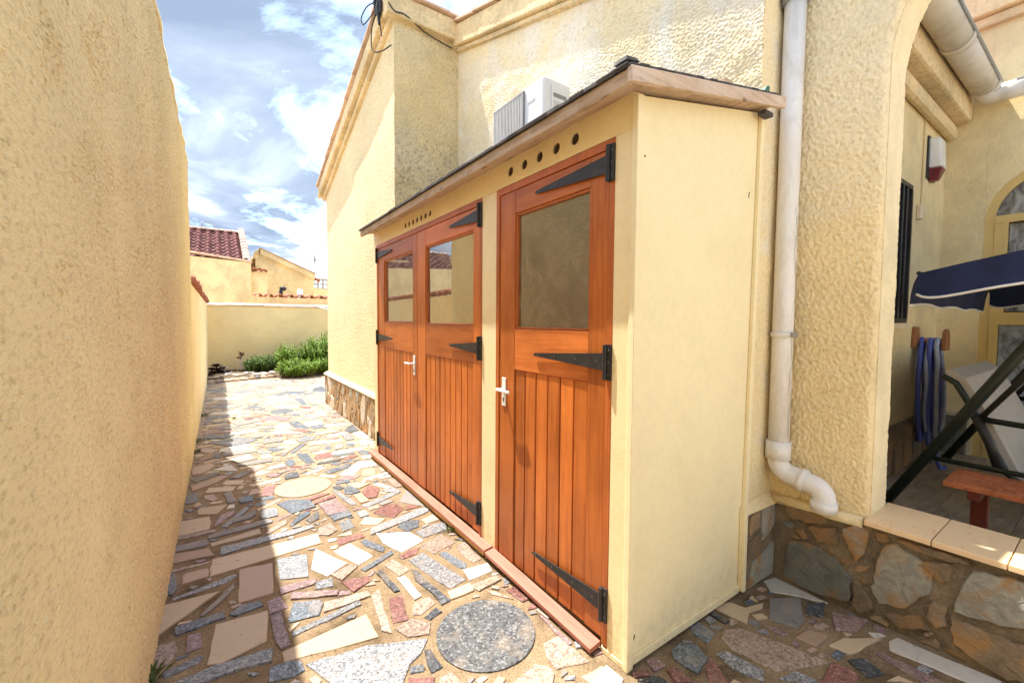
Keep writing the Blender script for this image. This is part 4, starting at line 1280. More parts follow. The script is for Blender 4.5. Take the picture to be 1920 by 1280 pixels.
# return cornice and the one along the main wall
MB().box(1.346, MX-.052, 3.985, GY0+.05, 4.14, 4.335).build('cornice', M_CORNICE, house, bevel=.012)
rb = lambda y: main_top(y)
raked_bar(2.05, MX+.10, 0.90, 4.068, -.19, 0.02, rb).build('cornice', M_CORNICE, house, bevel=.012)
raked_bar(2.085, MX+.10, 0.95, 4.05, -.235, -.192, rb).build('cornice', M_CORNICE, house, bevel=.012)
rt_ = MB().box(0, .30, -.04, .20, 0, .020)
rme = bpy.data.meshes.new('verge_tile'); rme.from_pydata(rt_.v, [], rt_.f); rme.update(); rme.materials.append(M_TILEP)
x = 1.37
while x < 2.0:
    place(rme, 'verge_tile', house, (x, 3.985, 4.338+rnd.uniform(0, .006)), (0, R(rnd.uniform(-1, 1)), 0)); x += .29
yy = 4.0
while yy > 1.0:
    place(vme, 'verge_tile', house, (2.04+rnd.uniform(-.006, .006), yy-.40, main_top(yy-.40)+.022), (math.atan(SL)+R(1.5), 0, R(rnd.uniform(-.8, .8))))
    yy -= .37
# roofs behind the cornices
MB().hexa([(2.25, 0.9, main_top(.9)-.1), (6.5, .9, main_top(.9)-.1), (6.5, 4.1, main_top(4.1)-.1), (2.25, 4.1, main_top(4.1)-.1)],
          [(2.25, 0.9, main_top(.9)), (6.5, .9, main_top(.9)), (6.5, 4.1, main_top(4.1)), (2.25, 4.1, main_top(4.1))]).build('roof', M_TILER, house)
MB().hexa([(1.56, 4.101, rake(4.1)-.12), (6.5, 4.101, rake(4.1)-.12), (6.5, 7.25, rake(7.25)-.12), (1.56, 7.25, rake(7.25)-.12)],
          [(1.56, 4.101, rake(4.1)-.03), (6.5, 4.101, rake(4.1)-.03), (6.5, 7.25, rake(7.25)-.03), (1.56, 7.25, rake(7.25)-.03)]).build('roof', M_TILER, house)
# small electrical stub and hole on the gable face
MB().box(GX-.022, GX+.01, 4.50, 4.55, 1.20, 1.27).build('junction_box', M_STONEW, house, bevel=.004)

# stone base of the gable: slabs set upright in mortar
dado = MB()
dado.box(1.392, GX+.01, GY0+.012, GY1+.04, -.02, .455)
dado = dado.build('stone_base', M_DADOM, house)
MB().hexa([(1.375, GY0+.01, .452), (GX-.001, GY0+.01, .485), (GX-.001, GY1+.05, .485), (1.375, GY1+.05, .452)],
          [(1.375, GY0+.01, .470), (GX-.001, GY0+.01, .500), (GX-.001, GY1+.05, .500), (1.375, GY1+.05, .464)]).build('base_ledge', M_STONEW, house, bevel=.01)
def wall_slab(mb, poly, plane, thick, ch=0.004):
    """polygon of (along, z) set proud of a wall; plane maps (a, z, out) to xyz"""
    poly = ccw(poly)
    cx = sum(p[0] for p in poly)/len(poly); cz = sum(p[1] for p in poly)/len(poly); n_ = len(poly)
    def ins(p):
        d = math.hypot(p[0]-cx, p[1]-cz)+1e-9; k_ = max(.6, 1-ch/d)
        return (cx+(p[0]-cx)*k_, cz+(p[1]-cz)*k_)
    ta, tz = rnd.uniform(-.05, .05), rnd.uniform(-.05, .05)
    def top(p, k_, dz):
        q = (cx+(p[0]-cx)*k_, cz+(p[1]-cz)*k_)
        return plane(*q, max(thick*.4, thick+ta*(q[0]-cx)+tz*(q[1]-cz)+dz))
    vs = [plane(*p, -.01) for p in poly]+[plane(*p, thick*.5) for p in poly]+[plane(*ins(p), max(thick*.5, thick+ta*(p[0]-cx)+tz*(p[1]-cz)+rnd.uniform(-.0018, .0012))) for p in poly]
    vs += [top(p, .62, rnd.uniform(-.001, .0022)) for p in poly]+[top(p, .28, rnd.uniform(-.001, .0026)) for p in poly]
    fs = []
    for r_ in (0, 1, 2, 3):
        fs += [(r_*n_+i, r_*n_+(i+1) % n_, (r_+1)*n_+(i+1) % n_, (r_+1)*n_+i) for i in range(n_)]
    fs.append(tuple(range(4*n_, 5*n_)))
    mb.add(vs, fs)
pl = lambda a, z, o: (1.392-o, a, z)
def seg_d(p, a, b):
    L2 = (b[0]-a[0])**2+(b[1]-a[1])**2+1e-12
    t_ = max(0, min(1, ((p[0]-a[0])*(b[0]-a[0])+(p[1]-a[1])*(b[1]-a[1]))/L2))
    return math.hypot(p[0]-a[0]-t_*(b[0]-a[0]), p[1]-a[1]-t_*(b[1]-a[1]))
def inside(p, poly):
    c = False
    for i in range(len(poly)):
        (xa, ya), (xb, yb) = poly[i], poly[(i+1) % len(poly)]
        if (ya > p[1]) != (yb > p[1]) and p[0] < (xb-xa)*(p[1]-ya)/(yb-ya)+xa:
            c = not c
    return c
def clash(q, gap, placed):
    for pl_ in placed:
        if min(p[0] for p in pl_)-gap > max(p[0] for p in q) or max(p[0] for p in pl_)+gap < min(p[0] for p in q):
            continue
        for p in q:
            if inside(p, pl_) or any(seg_d(p, pl_[i], pl_[(i+1) % len(pl_)]) < gap for i in range(len(pl_))):
                return True
        if any(inside(p, q) or any(seg_d(p, q[i], q[(i+1) % len(q)]) < gap for i in range(len(q))) for p in pl_):
            return True
    return False
def rubble(placed, a0, a1, z0, z1, sizes, kinds, plane, parent, thick, gap, tilt=.5, upright=1.0):
    for size, tries in sizes:
        for _ in range(tries):
            a, z = rnd.uniform(a0, a1), rnd.uniform(z0, z1)
            k_ = rnd.randint(4, 7); st0 = rnd.random()*6; el = rnd.uniform(.45, .95); tw = rnd.gauss(0, tilt)
            q = []
            for i in range(k_):
                t_ = st0+2*math.pi*i/k_+rnd.uniform(-.25, .25); u_, v_ = size*.5*math.cos(t_)*rnd.uniform(.8, 1.15), size*.5*el*math.sin(t_)*rnd.uniform(.8, 1.15)
                if upright > 1:
                    u_, v_ = v_, u_*upright
                q.append((a+u_*math.cos(tw)-v_*math.sin(tw), min(z1, max(z0, z+u_*math.sin(tw)+v_*math.cos(tw)))))
            if area(q) < size*size*.12 or min(p[0] for p in q) < a0 or max(p[0] for p in q) > a1 or clash(q, gap, placed):
                continue
            placed.append(q)
            mb = MB(); wall_slab(mb, ragged(q, .03 if size < .2 else .06, .004), plane, rnd.uniform(*thick)); mb.build('base_stone', WALLSTONE_M[rnd.choice(kinds)], parent)
rubble([], GY0+.02, GY1+.03, .008, .445, ((.30, 260), (.22, 400), (.14, 600), (.08, 700)), 'LLTTNOW', pl, dado, (.006, .013), .009, .4, 1.35)

# ---- inner return, pillar and arch beside the downpipe
RY = 1.02
xs = np.arange(MX-.004, 2.372, .006); zs = np.arange(.30, 3.5, .007)
U, V = np.meshgrid(xs, zs, indexing='ij')
Pm = np.stack([U, RY - .005*rough(U, V), V], -1).reshape(-1, 3)
np_mesh('corner_return', Pm, grid_quads(len(xs), len(zs)), M_PILLAR, house)
PX, PX1, JY = 2.36, 2.575, 0.613
AR, AZ = 0.65, 2.40                                             # arch radius and springing height
AC = JY-AR
ATOP = AZ+AR
def edge_y(z):
    z = np.asarray(z)
    return np.where(z < AZ, JY, AC+np.sqrt(np.clip(AR**2-(np.clip(z, AZ, ATOP)-AZ)**2, 0, None)))
zs = np.concatenate([np.arange(.40, AZ, .0075), AZ+AR*np.sin(np.linspace(0, math.pi/2, 130))])
us = np.linspace(0, 1, 110)
Z, Uu = np.meshgrid(zs, us, indexing='ij')
E = edge_y(Z); Yg = E+(RY+.004-E)*Uu
edge_round = .018*np.clip(1-(Yg-E)/.035, 0, 1)**2
Pm = np.stack([PX - .0060*rough(Yg/1.6, Z, 1.15)*np.clip((Yg-E)/.02, 0.3, 1)+edge_round, Yg, Z], -1).reshape(-1, 3)
np_mesh('arch_pillar', Pm, grid_quads(len(zs), 110), M_PILLAR, house)
# jamb and intrados
path = [(JY, z) for z in np.arange(.40, AZ, .012)]+[(AC+AR*math.cos(a), AZ+AR*math.sin(a)) for a in np.linspace(0, math.pi, 180)]+[(AC-AR, z) for z in np.arange(AZ, .40, -.05)]
path = np.array(path); tan = np.gradient(path, axis=0); tan /= np.linalg.norm(tan, axis=1)[:, None]
nrm = np.stack([-tan[:, 1], tan[:, 0]], 1)
s_ = np.concatenate([[0], np.cumsum(np.linalg.norm(np.diff(path, axis=0), axis=1))])
xx = np.linspace(PX+.015, PX1, 30)
S, Xg = np.meshgrid(s_, xx, indexing='ij')
D = .0025*rough(S, Xg)*np.clip((Xg-PX-.015)/.03, 0, 1)
Pm = np.stack([Xg, path[:, 0][:, None]+nrm[:, 0][:, None]*D, path[:, 1][:, None]+nrm[:, 1][:, None]*D], -1).reshape(-1, 3)
np_mesh('arch_soffit', Pm, grid_quads(len(s_), 30)[:, ::-1], M_ARCH, house)
# solid of that wall: pillar core, wall above the crown, second pillar (out of frame)
mb = MB()
mb.box(PX+.03, PX1-.002, JY+.03, RY+.6, 0, AZ)
def arch_wall(mb, x0, x1):
    n_ = 40
    for i in range(n_):
        a0, a1 = math.pi*i/n_, math.pi*(i+1)/n_
        y0, z0, y1, z1 = AC+(AR+.03)*math.cos(a0), AZ+(AR+.03)*math.sin(a0), AC+(AR+.03)*math.cos(a1), AZ+(AR+.03)*math.sin(a1)
        mb.hexa([(x0, y0, z0), (x0, y1, z1), (x1, y1, z1), (x1, y0, z0)], [(x0, y0, 3.2), (x0, y1, 3.2), (x1, y1, 3.2), (x1, y0, 3.2)])
arch_wall(mb, PX+.03, PX1-.002)
mb.box(PX+.03, PX1-.002, JY+.03, RY+.6, AZ+.001, 3.2)
mb.box(PX, PX1, AC-AR-.45, AC-AR-.002, 0, 3.2)
mb.box(PX, PX1, AC-AR-.001, 1.02, ATOP+.012, 3.19)
mb.build('pillar_core', M_PILLAR, house)

# ---- low stone wall with tiled sill
lw = thing('low_stone_wall', 'low wall of rusty slate slabs with a cream tiled sill under the arch', 'wall', (2.48, .1, 0))
lwm = MB().box(2.345, 2.62, -1.3, JY+.01, -.02, .42).box(2.345, 2.62, JY+.011, RY-.005, -.02, .405).build('wall_core', M_LOWM, lw)
# rounded rendered lip where pillar meets the stone
MB().tube([(2.352, JY+.02, .415), (2.345, .75, .412), (2.347, 1.0, .405)], .026, 8).build('render_lip', M_PILLAR, lw, smooth=True)
pl2 = lambda a, z, o: (2.345-o, a, z)
n_all = 0
for kind, fl in LOWSTONES:
    poly = [(a, min(max(z, .008), .405)) for a, z in zip(fl[0::2], fl[1::2])]
    mb = MB(); wall_slab(mb, ragged(poly, .022, .0065), pl2, rnd.uniform(.014, .024))
    mb.build('base_stone', WALLSTONE_M[kind], lwm, smooth=False)
PLACED = [[(a, min(max(z, .008), .405)) for a, z in zip(fl[0::2], fl[1::2])] for _, fl in LOWSTONES]
rubble(PLACED, -.25, .96, .006, .402, ((.15, 200), (.10, 300), (.065, 400), (.04, 500)), 'NNNTSO', pl2, lwm, (.006, .014), .009)
for (a, z, s) in ((-.35, .22, .09), (-.6, .2, .16), (-.85, .22, .15)):
    poly = [(a+s*math.cos(t_)*rnd.uniform(.8, 1.1), min(.4, max(.01, z+s*math.sin(t_)*rnd.uniform(.8, 1.1)))) for t_ in np.linspace(0, 5.3, 7)]
    mb = MB(); wall_slab(mb, poly, pl2, .016); mb.build('base_stone', WALLSTONE_M[rnd.choice('LST')], lwm)
y = JY+.006
for L_ in (.215, .20, .20, .20, .20, .20, .20):
    MB().box(2.312, 2.64, y-L_+.003, y, .421, .445).build('sill_tile', M_SILLT, lw, bevel=.003)
    y -= L_
# base of the inner return
rb_ = MB().box(2.06, 2.352, 1.0, RY+.01, -.02, .385).build('stone_base', M_LOWM, house)
MB().hexa([(2.05, .985, .385), (2.352, .985, .375), (2.352, RY, .375), (2.05, RY, .385)], [(2.05, .985, .398), (2.352, .99, .388), (2.352, RY, .43), (2.05, RY, .44)]).build('base_ledge', M_PILLAR, house, bevel=.006)
pl3 = lambda a, z, o: (a, 1.0-o, z)
for kind, fl in RETSTONES:
    poly = [(min(a, 2.338), min(max(z, .008), .372)) for a, z in zip(fl[0::2], fl[1::2])]
    mb = MB(); wall_slab(mb, ragged(poly, .04, .005), pl3, .012)
    mb.build('base_stone', WALLSTONE_M[kind], rb_)

# ============================================================ PORCH behind the arch
FZ = 0.20
tf = MB().box(2.621, 5.2, -2.2, .96, -.02, FZ-.004).build('terrace_floor', M_GROUT)
structure(tf)
ft = MB().box(0, .596, 0, .296, 0, .004)
fme = bpy.data.meshes.new('floor_tile'); fme.from_pydata(ft.v, [], ft.f); fme.update(); fme.materials.append(M_FLOORT)
for i in range(5):
    for j in range(10):
        if 2.64+i*.6 > 5.15:
            continue
        place(fme, 'floor_tile', tf, (2.63+i*.60-(.3 if j % 2 else 0)*0, -2.1+j*.30, FZ-.004), (0, 0, 0))
QY, QX = 0.95, 5.20                                             # grille wall, arched-door wall
gw = MB()
WX0, WX1, WZ0, WZ1 = 3.40, 4.17, 1.31, 2.30
gw.box(2.64, WX0, QY, QY+.25, 0, 3.3).box(WX1, QX+.3, QY, QY+.25, 0, 3.3)
gw.box(WX0+.001, WX1-.001, QY, QY+.25, 0, WZ0).box(WX0+.001, WX1-.001, QY, QY+.25, WZ1, 3.3)
gw.build('porch_wall', M_PORCH, house)
MB().box(WX0-.02, WX1+.03, QY-.035, QY+.02, WZ0-.045, WZ0-.002).build('window_sill', M_STONEW, house, bevel=.004)
win = MB().box(WX0, WX1, QY+.10, QY+.13, WZ0, WZ1).build('window', M_HOLESHADE, house)
MB().box(WX0+.001, WX1-.001, QY+.08, QY+.086, WZ0+.001, WZ1-.001).build('window_pane', glass_mat('dark_pane', .08, (.25, .25, .25), 1.5, (.1, .1, .1)), win)
gr_ = MB()
gr_.box(WX0, WX1, QY-.03, QY-.01, WZ1-.03, WZ1).box(WX0, WX1, QY-.03, QY-.01, WZ0, WZ0+.03)
gr_.box(WX0, WX0+.03, QY-.032, QY-.008, WZ0+.03, WZ1-.03).box(WX1-.03, WX1, QY-.032, QY-.008, WZ0+.03, WZ1-.03)
gr_.build('grille_frame', M_BLACK, win)
x = WX0+.09
while x < WX1-.05:
    MB().tube([(x, QY-.02, WZ0+.03), (x, QY-.02, WZ1-.03)], .011, 6).build('grille_bar', M_BLACK, win)
    x += .095
# stone base of the porch wall
pb = MB().box(2.66, 5.198, QY-.022, QY-.001, FZ, .56).build('stone_base', M_LOWM, house)
x = 2.75
while x < 5.0:
    w = rnd.uniform(.12, .3); z0 = FZ+.01
    h = rnd.uniform(.2, .32)
    pl4 = lambda a, z, o: (a, QY-.022-o, z)
    poly = [(x+.02, z0), (x+w, z0+.01), (x+w-.01, z0+h), (x+.03, z0+h-.03)]
    mb = MB(); wall_slab(mb, ragged(poly, .08, .01), pl4, .012); mb.build('base_stone', WALLSTONE_M[rnd.choice('LNSN')], pb)
    x += w+.02
# eaves moulding of the porch wall
MB().box(2.64, QX-.002, .80, QY-.001, 2.98, 3.30).build('cornice', M_CORNICE, house, bevel=.02)
MB().box(2.64, QX-.002, .88, QY-.001, 2.86, 2.977).build('cornice', M_CORNICE, house, bevel=.03)
MB().hexa([(2.64, .70, 3.30), (QX, .70, 3.30), (QX, 1.3, 3.5), (2.64, 1.3, 3.5)], [(2.64, .70, 3.33), (QX, .70, 3.33), (QX, 1.3, 3.53), (2.64, 1.3, 3.53)]).build('roof', M_TILER, house)
# arched-door wall facing the camera side
AYc, ARr, AZs, DZ0 = 0.29, 0.41, 2.15, FZ
mb = MB()
mb.box(QX, QX+.28, AYc+ARr+.001, 1.3, 0, 4.0)
mb.box(QX, QX+.28, -3.0, AYc-ARr-.001, 0, 4.0)
n_ = 28
for i in range(n_):
    a0, a1 = math.pi*i/n_, math.pi*(i+1)/n_
    y0, z0, y1, z1 = AYc+ARr*math.cos(a0), AZs+ARr*math.sin(a0), AYc+ARr*math.cos(a1), AZs+ARr*math.sin(a1)
    mb.hexa([(QX, y0, z0), (QX, y1, z1), (QX+.28, y1, z1), (QX+.28, y0, z0)], [(QX, y0, 4.0), (QX, y1, 4.0), (QX+.28, y1, 4.0), (QX+.28, y0, 4.0)])
mb.build('door_wall', M_PORCH, house)
MB().box(QX-.10, QX+.30, -3.0, 1.25, 3.78, 3.98).build('cornice', M_CORNICE, house, bevel=.015)
MB().box(QX-.05, QX+.30, -3.0, 1.25, 3.70, 3.778).build('cornice', M_CORNICE, house, bevel=.015)
MB().box(QX-.13, QX+.5, -3.0, 1.3, 3.982, 4.03).build('roof_edge', M_PINKEDGE, house, bevel=.008)
MB().tube([(QX-.12, .40, 3.93), (QX-.14, .39, 4.02), (QX-.15, .37, 4.09)], .012, 6).build('hook', M_STEM, house)
door = MB()
pts_o = [(AYc+ARr, DZ0), (AYc+ARr, AZs)]+[(AYc+ARr*math.cos(a), AZs+ARr*math.sin(a)) for a in np.linspace(0, math.pi, 25)[1:-1]]+[(AYc-ARr, AZs), (AYc-ARr, DZ0)]
fw_ = .055
pts_i = [(AYc+ARr-fw_, DZ0), (AYc+ARr-fw_, AZs)]+[(AYc+(ARr-fw_)*math.cos(a), AZs+(ARr-fw_)*math.sin(a)) for a in np.linspace(0, math.pi, 25)[1:-1]]+[(AYc-ARr+fw_, AZs), (AYc-ARr+fw_, DZ0)]
for i in range(len(pts_o)-1):
    q = [pts_o[i], pts_o[i+1], pts_i[i+1], pts_i[i]]
    door.prism(q, 0, QX+.02, QX+.09)
door.box(QX+.015, QX+.092, AYc-ARr+fw_, AYc+ARr-fw_, AZs-.03, AZs+.03)
door.box(QX+.015, QX+.092, AYc-ARr+fw_, AYc+ARr-fw_, 1.30, 1.40)
door.box(QX+.016, QX+.088, AYc+ARr-fw_-.075, AYc+ARr-fw_-.001, 1.401, AZs-.031)
door.box(QX+.016, QX+.088, AYc+ARr-fw_-.05, AYc+ARr-fw_-.001, DZ0, 1.299)
door = door.build('arched_door', M_DOORFR, house)
MB().box(QX+.05, QX+.056, AYc-ARr+.06, AYc+ARr-.135, 1.41, AZs-.04).build('upper_pane', M_GLASSH, door)
MB().box(QX+.05, QX+.056, AYc-ARr+.06, AYc+ARr-.11, DZ0+.02, 1.295).build('lower_pane', M_GLASSF, door)
fan = [(AYc+(ARr-.06)*math.cos(a), AZs+.035+(ARr-.09)*math.sin(a)) for a in np.linspace(0, math.pi, 20)]
MB().prism(fan, 0, QX+.05, QX+.056).build('fanlight_pane', M_GLASSH, door)
MB().box(QX+.2, QX+.24, -.2, .75, FZ, 2.8).build('room_wall', M_STONEW, house)
# stone base of the door wall
MB().box(QX-.03, QX-.001, AYc+ARr+.03, QY-.025, FZ, .52).build('stone_base', WALLSTONE_M['S'], house, bevel=.01)
MB().box(QX-.04, QX-.001, AYc+ARr+.03, QY-.025, .522, .56).build('base_ledge', M_STONEW, house, bevel=.008)

# ---- gutters
t = thing('eaves_gutter', 'fat cream half round gutter along the porch eaves', 'gutter', (4.2, .72, 3.1))
def half_gutter(mb, p0, p1, r, side):
    p0, p1 = Vector(p0), Vector(p1); d = (p1-p0).normalized(); upv = Vector((0, 0, 1)); sd = d.cross(upv).normalized()
    n_ = 12; vs = []
    for p in (p0, p1):
        for rr in (r, r-.006):
            for i in range(n_+1):
                a = math.pi*i/n_
                q = p+sd*(-rr*math.cos(a))-upv*(rr*math.sin(a)); vs.append(tuple(q))
    m_ = n_+1; fs = []
    for i in range(n_):
        fs += [(i, i+1, 2*m_+i+1, 2*m_+i), (m_+i+1, m_+i, 3*m_+i, 3*m_+i+1), (i+1, i, m_+i, m_+i+1), (2*m_+i, 2*m_+i+1, 3*m_+i+1, 3*m_+i)]
    fs += [(0, 2*m_, 3*m_, m_), (n_, m_+n_, 3*m_+n_, 2*m_+n_)]
    mb.add(vs, fs)
GYc, GZc = .715, 3.17
mb = MB(); half_gutter(mb, (2.66, GYc, GZc), (4.02, GYc, GZc), .084, 1); mb.build('gutter_length', M_GUT, t, smooth=True)
mb = MB(); half_gutter(mb, (4.03, GYc, GZc), (5.0, GYc, GZc), .084, 1); mb.build('gutter_length', M_GUT, t, smooth=True)
for x in (4.0, 4.95):
    mb = MB(); half_gutter(mb, (x, GYc, GZc), (x+.06, GYc, GZc), .090, 1); mb.build('gutter_joint', M_GUT, t, smooth=True)
MB().tube([(2.66, GYc-.086, GZc+.004), (5.03, GYc-.086, GZc+.004)], .012, 6).build('gutter_lip', M_GREY, t, smooth=True)
MB().tube([(4.98, GYc, GZc-.03), (5.08, GYc-.01, GZc-.05), (5.10, GYc-.10, GZc-.05), (5.10, GYc-.2, GZc-.05)], .068, 12).build('corner_elbow', M_GUT, t, smooth=True)
t = thing('branch_gutter', 'scuffed pale gutter with a dark smear along the arched door wall', 'gutter', (5.1, 0, 3.15))
mb = MB(); half_gutter(mb, (5.11, GYc-.16, GZc-.005), (5.11, -2.6, GZc+.01), .062, 1); mb.build('gutter_length', pm('scuffed_gutter', (.60, .57, .52), .1, 6, .5, 0, 40, .002, (.10, .12, .16), .9, 3.2), t, smooth=True)
MB().tube([(5.05, GYc-.16, GZc+.0), (5.05, -2.6, GZc+.015)], .008, 6).build('gutter_lip', M_GREY, t)

# ---- alarm siren box
t = thing('alarm_siren', 'white alarm siren box with dark red lens on the porch wall', 'alarm', (4.72, .94, 2.55))
prof = [(.0, -.13), (.07, -.13), (.092, -.05), (.095, .10), (.06, .17), (.0, .18)]
mb = MB()
cx, cz = 4.72, 2.60
outl = [(-.095, .17), (.095, .17), (.11, .06), (.10, -.06), (-.10, -.06), (-.11, .06)]
mb.hexa([(cx-.085, QY-.005, cz-.07), (cx-.065, QY-.085, cz-.07), (cx+.065, QY-.085, cz-.07), (cx+.085, QY-.005, cz-.07)][::-1],
        [(cx-.10, QY-.005, cz+.16), (cx-.075, QY-.07, cz+.155), (cx+.075, QY-.07, cz+.155), (cx+.10, QY-.005, cz+.16)][::-1])
mb.build('cover', M_SIRENW, t, bevel=.012)
mb = MB()
mb.hexa([(cx-.045, QY-.005, cz-.165), (cx-.03, QY-.055, cz-.16), (cx+.03, QY-.055, cz-.16), (cx+.045, QY-.005, cz-.165)][::-1],
        [(cx-.083, QY-.006, cz-.072), (cx-.063, QY-.084, cz-.072), (cx+.063, QY-.084, cz-.072), (cx+.083, QY-.006, cz-.072)][::-1])
mb.build('lens', M_SIRENR, t, bevel=.008)
MB().box(cx-.115, cx+.115, QY-.012, QY-.0005, cz-.15, cz+.175).build('back_plate', M_BLACK, t, bevel=.003)
o = MB().tube([(4.49, QY-.008, 2.22), (4.49, QY-.008, 2.9), (4.50, QY-.008, 3.0)], .005, 5).tube([(4.49, QY-.008, 2.22), (4.44, QY-.008, 2.19)], .005, 5).build('wall_cable', M_CABLEW)
tag(o, 'thin painted cable running up the porch wall beside the grille', 'cable')
o = MB().box(4.40, 4.46, QY-.03, QY-.001, 2.10, 2.21).build('cable_box', M_STONEW, bevel=.005); tag(o, 'small pale junction box beside the window grille', 'junction box')

# ============================================================ DRAINPIPE
t = thing('drainpipe', 'white painted drainpipe with peeling edge and S bend by the pillar', 'drainpipe', (2.285, .965, .5))
px, py = 2.285, .962
def leanx(z):
    return px+0.006*(z-.6)
MB().tube([(leanx(.68), py, .66), (leanx(1.3), py, 1.3), (leanx(2.0), py, 2.0), (leanx(2.86), py, 2.86)], .0455, 20).build('pipe_length', M_PIPE, t, smooth=True)
MB().tube([(leanx(.7), py, .63), (leanx(.7), py, .72)], .055, 20).build('pipe_socket', M_PIPE, t, smooth=True)
pts = [(px, py, .68), (px, py, .63)]+[(px+.002*i, py-.07+.07*math.cos(R(a)), .63-.07*math.sin(R(a))) for i, a in enumerate(range(15, 90, 15))]
pts += [(px+.005, py-.09, .557), (px+.005, py-.145, .546)]+[(px+.005, py-.145-.055*math.sin(R(a)), .491+.055*math.cos(R(a))) for a in range(10, 91, 16)]+[(px+.005, py-.20, .455)]
MB().tube(pts, .046, 18).build('elbow', M_PIPE, t, smooth=True)
MB().tube([(px+.005, py-.10, .555), (px+.005, py-.125, .551)], .0535, 18).build('pipe_socket', M_PIPE, t, smooth=True)
MB().tube([(px+.005, py-.20, .485), (px+.005, py-.20, .438)], .0525, 18).build('outlet', M_PIPE, t, smooth=True)
for z in (1.245,):
    MB().tube([(leanx(z), py, z-.012), (leanx(z), py, z+.012)], .053, 20).build('clamp', M_PIPE, t, smooth=True)
    MB().box(leanx(z)-.03, leanx(z)+.02, py-.062, py-.048, z-.012, z+.012).build('clamp_screw', M_GREY, t, bevel=.003)
MB().tube([(leanx(2.84), py, 2.82), (leanx(2.87), py, 2.88)], .056, 20).build('clamp', M_GREY, t, smooth=True)
MB().tube([(leanx(2.85), py, 2.86), (leanx(3.2), py, 3.2)], .049, 20).build('pipe_length', M_GREY, t, smooth=True)
# strip of bare grey plastic where the paint has peeled
mb = MB(); vs, fs = [], []
for i in range(60):
    z = .70+i*.0205
    w = (.30+.45*abs(math.sin(i*.31))+rnd.uniform(-.12, .15))*(1.0 if .74 < z < 1.25 or 1.5 < z < 1.85 else .35)
    for a in (-1.0, -1.12-w):
        vs.append((leanx(z)+.0466*math.cos(a), py+.0466*math.sin(a), z))
fs = [(2*i, 2*i+1, 2*i+3, 2*i+2) for i in range(59)]
mb.add(vs, fs).build('bare_strip', M_PIPEGREY, t)

# ============================================================ AIR CONDITIONER
t = thing('air_conditioner', 'white wall mounted outdoor air conditioner above the shed roof', 'air conditioner', (1.93, 2.55, 2.38))
MB().box(1.815, 2.06, 2.27, 2.90, 2.41, 2.935).build('casing', M_ACW, t, bevel=.018, seg=3)
MB().box(1.803, 1.813, 2.475, 2.865, 2.435, 2.915).build('grille_back', M_ACD, t)
for k in range(20):
    y = 2.48+k*.0195
    MB().box(1.795, 1.802, y, y+.0085, 2.44, 2.91).build('grille_bar', M_ACG, t)
for z in (2.44, 2.90):
    MB().box(1.7925, 1.7948, 2.475, 2.865, z, z+.008).build('grille_ring', M_ACG, t)
MB().box(1.812, 1.814, 2.36, 2.44, 2.81, 2.825).build('badge', M_ACG, t)
MB().box(1.88, 2.03, 2.262, 2.2685, 2.49, 2.89).build('service_cover', M_ACW, t, bevel=.005)
MB().box(1.895, 2.01, 2.258, 2.2615, 2.815, 2.84).build('handle_slot', M_ACD, t, bevel=.002)
MB().box(1.90, 2.02, 2.259, 2.2615, 2.51, 2.79).build('rating_label', M_ACG, t)
for y in (2.36, 2.80):
    MB().box(1.80, 2.12, y, y+.03, 2.375, 2.408).build('bracket', M_GREY, t)

# ============================================================ cables at the gable peak
t = thing('cable_bundle', 'black electric cables and connectors hanging at the gable peak', 'cables', (1.34, 4.15, 4.1))
kx = 1.335
mb = MB()
for k in range(16):
    y0 = 4.12+rnd.uniform(-.03, .10); z0 = 4.42-rnd.uniform(0, .16)
    mb.tube([(kx+rnd.uniform(-.03, .01), y0, z0+.06), (kx-.02+rnd.uniform(-.03, .01), y0+rnd.uniform(-.03, .03), z0), (kx+rnd.uniform(-.03, 0), y0+rnd.uniform(-.03, .03), z0-.07)], rnd.uniform(.006, .012), 6)
mb.build('tangle', M_CABLE, t)
for (dy, dz, L_) in ((0, 0, .15), (.035, -.03, .12), (-.03, -.05, .10), (.02, -.14, .10)):
    MB().tube([(kx-.01, 4.14+dy, 4.33+dz), (kx-.012, 4.14+dy-.015, 4.33+dz-L_)], .016, 8, radii=[.02, .010]).build('connector', M_CABLE, t)
MB().box(kx-.03, kx+.0, 4.15, 4.18, 4.33, 4.355).build('insulator', M_WHITEM, t, bevel=.004)
def loop(pts, n_=30):
    out = []
    P_ = [Vector(p) for p in pts]
    for i in range(len(P_)-1):
        p0 = P_[max(i-1, 0)]; p1, p2 = P_[i], P_[i+1]; p3 = P_[min(i+2, len(P_)-1)]
        for k_ in range(8):
            f = k_/8
            out.append(tuple(.5*((2*p1)+(p2-p0)*f+(2*p0-5*p1+4*p2-p3)*f*f+(3*p1-p0-3*p2+p3)*f**3)))
    out.append(tuple(P_[-1])); return out
MB().tube(loop([(kx, 4.18, 4.33), (kx-.06, 4.33, 4.35), (kx-.08, 4.48, 4.32), (kx-.07, 4.46, 4.24), (kx-.04, 4.33, 4.25), (kx, 4.19, 4.31)]), .006, 5).build('loose_loop', M_CABLE, t)
MB().tube(loop([(kx-.01, 4.18, 4.29), (kx-.03, 4.30, 4.15), (kx-.03, 4.33, 4.0), (kx-.02, 4.27, 3.90), (kx+.03, 4.17, 3.88), (kx+.09, 4.10, 3.92)]), .006, 5).build('loose_loop', M_CABLE, t)
MB().tube(loop([(kx-.01, 4.14, 4.26), (kx-.0, 4.15, 4.1), (kx+.005, 4.12, 3.98)]), .006, 5).build('drop_wire', M_CABLE, t)
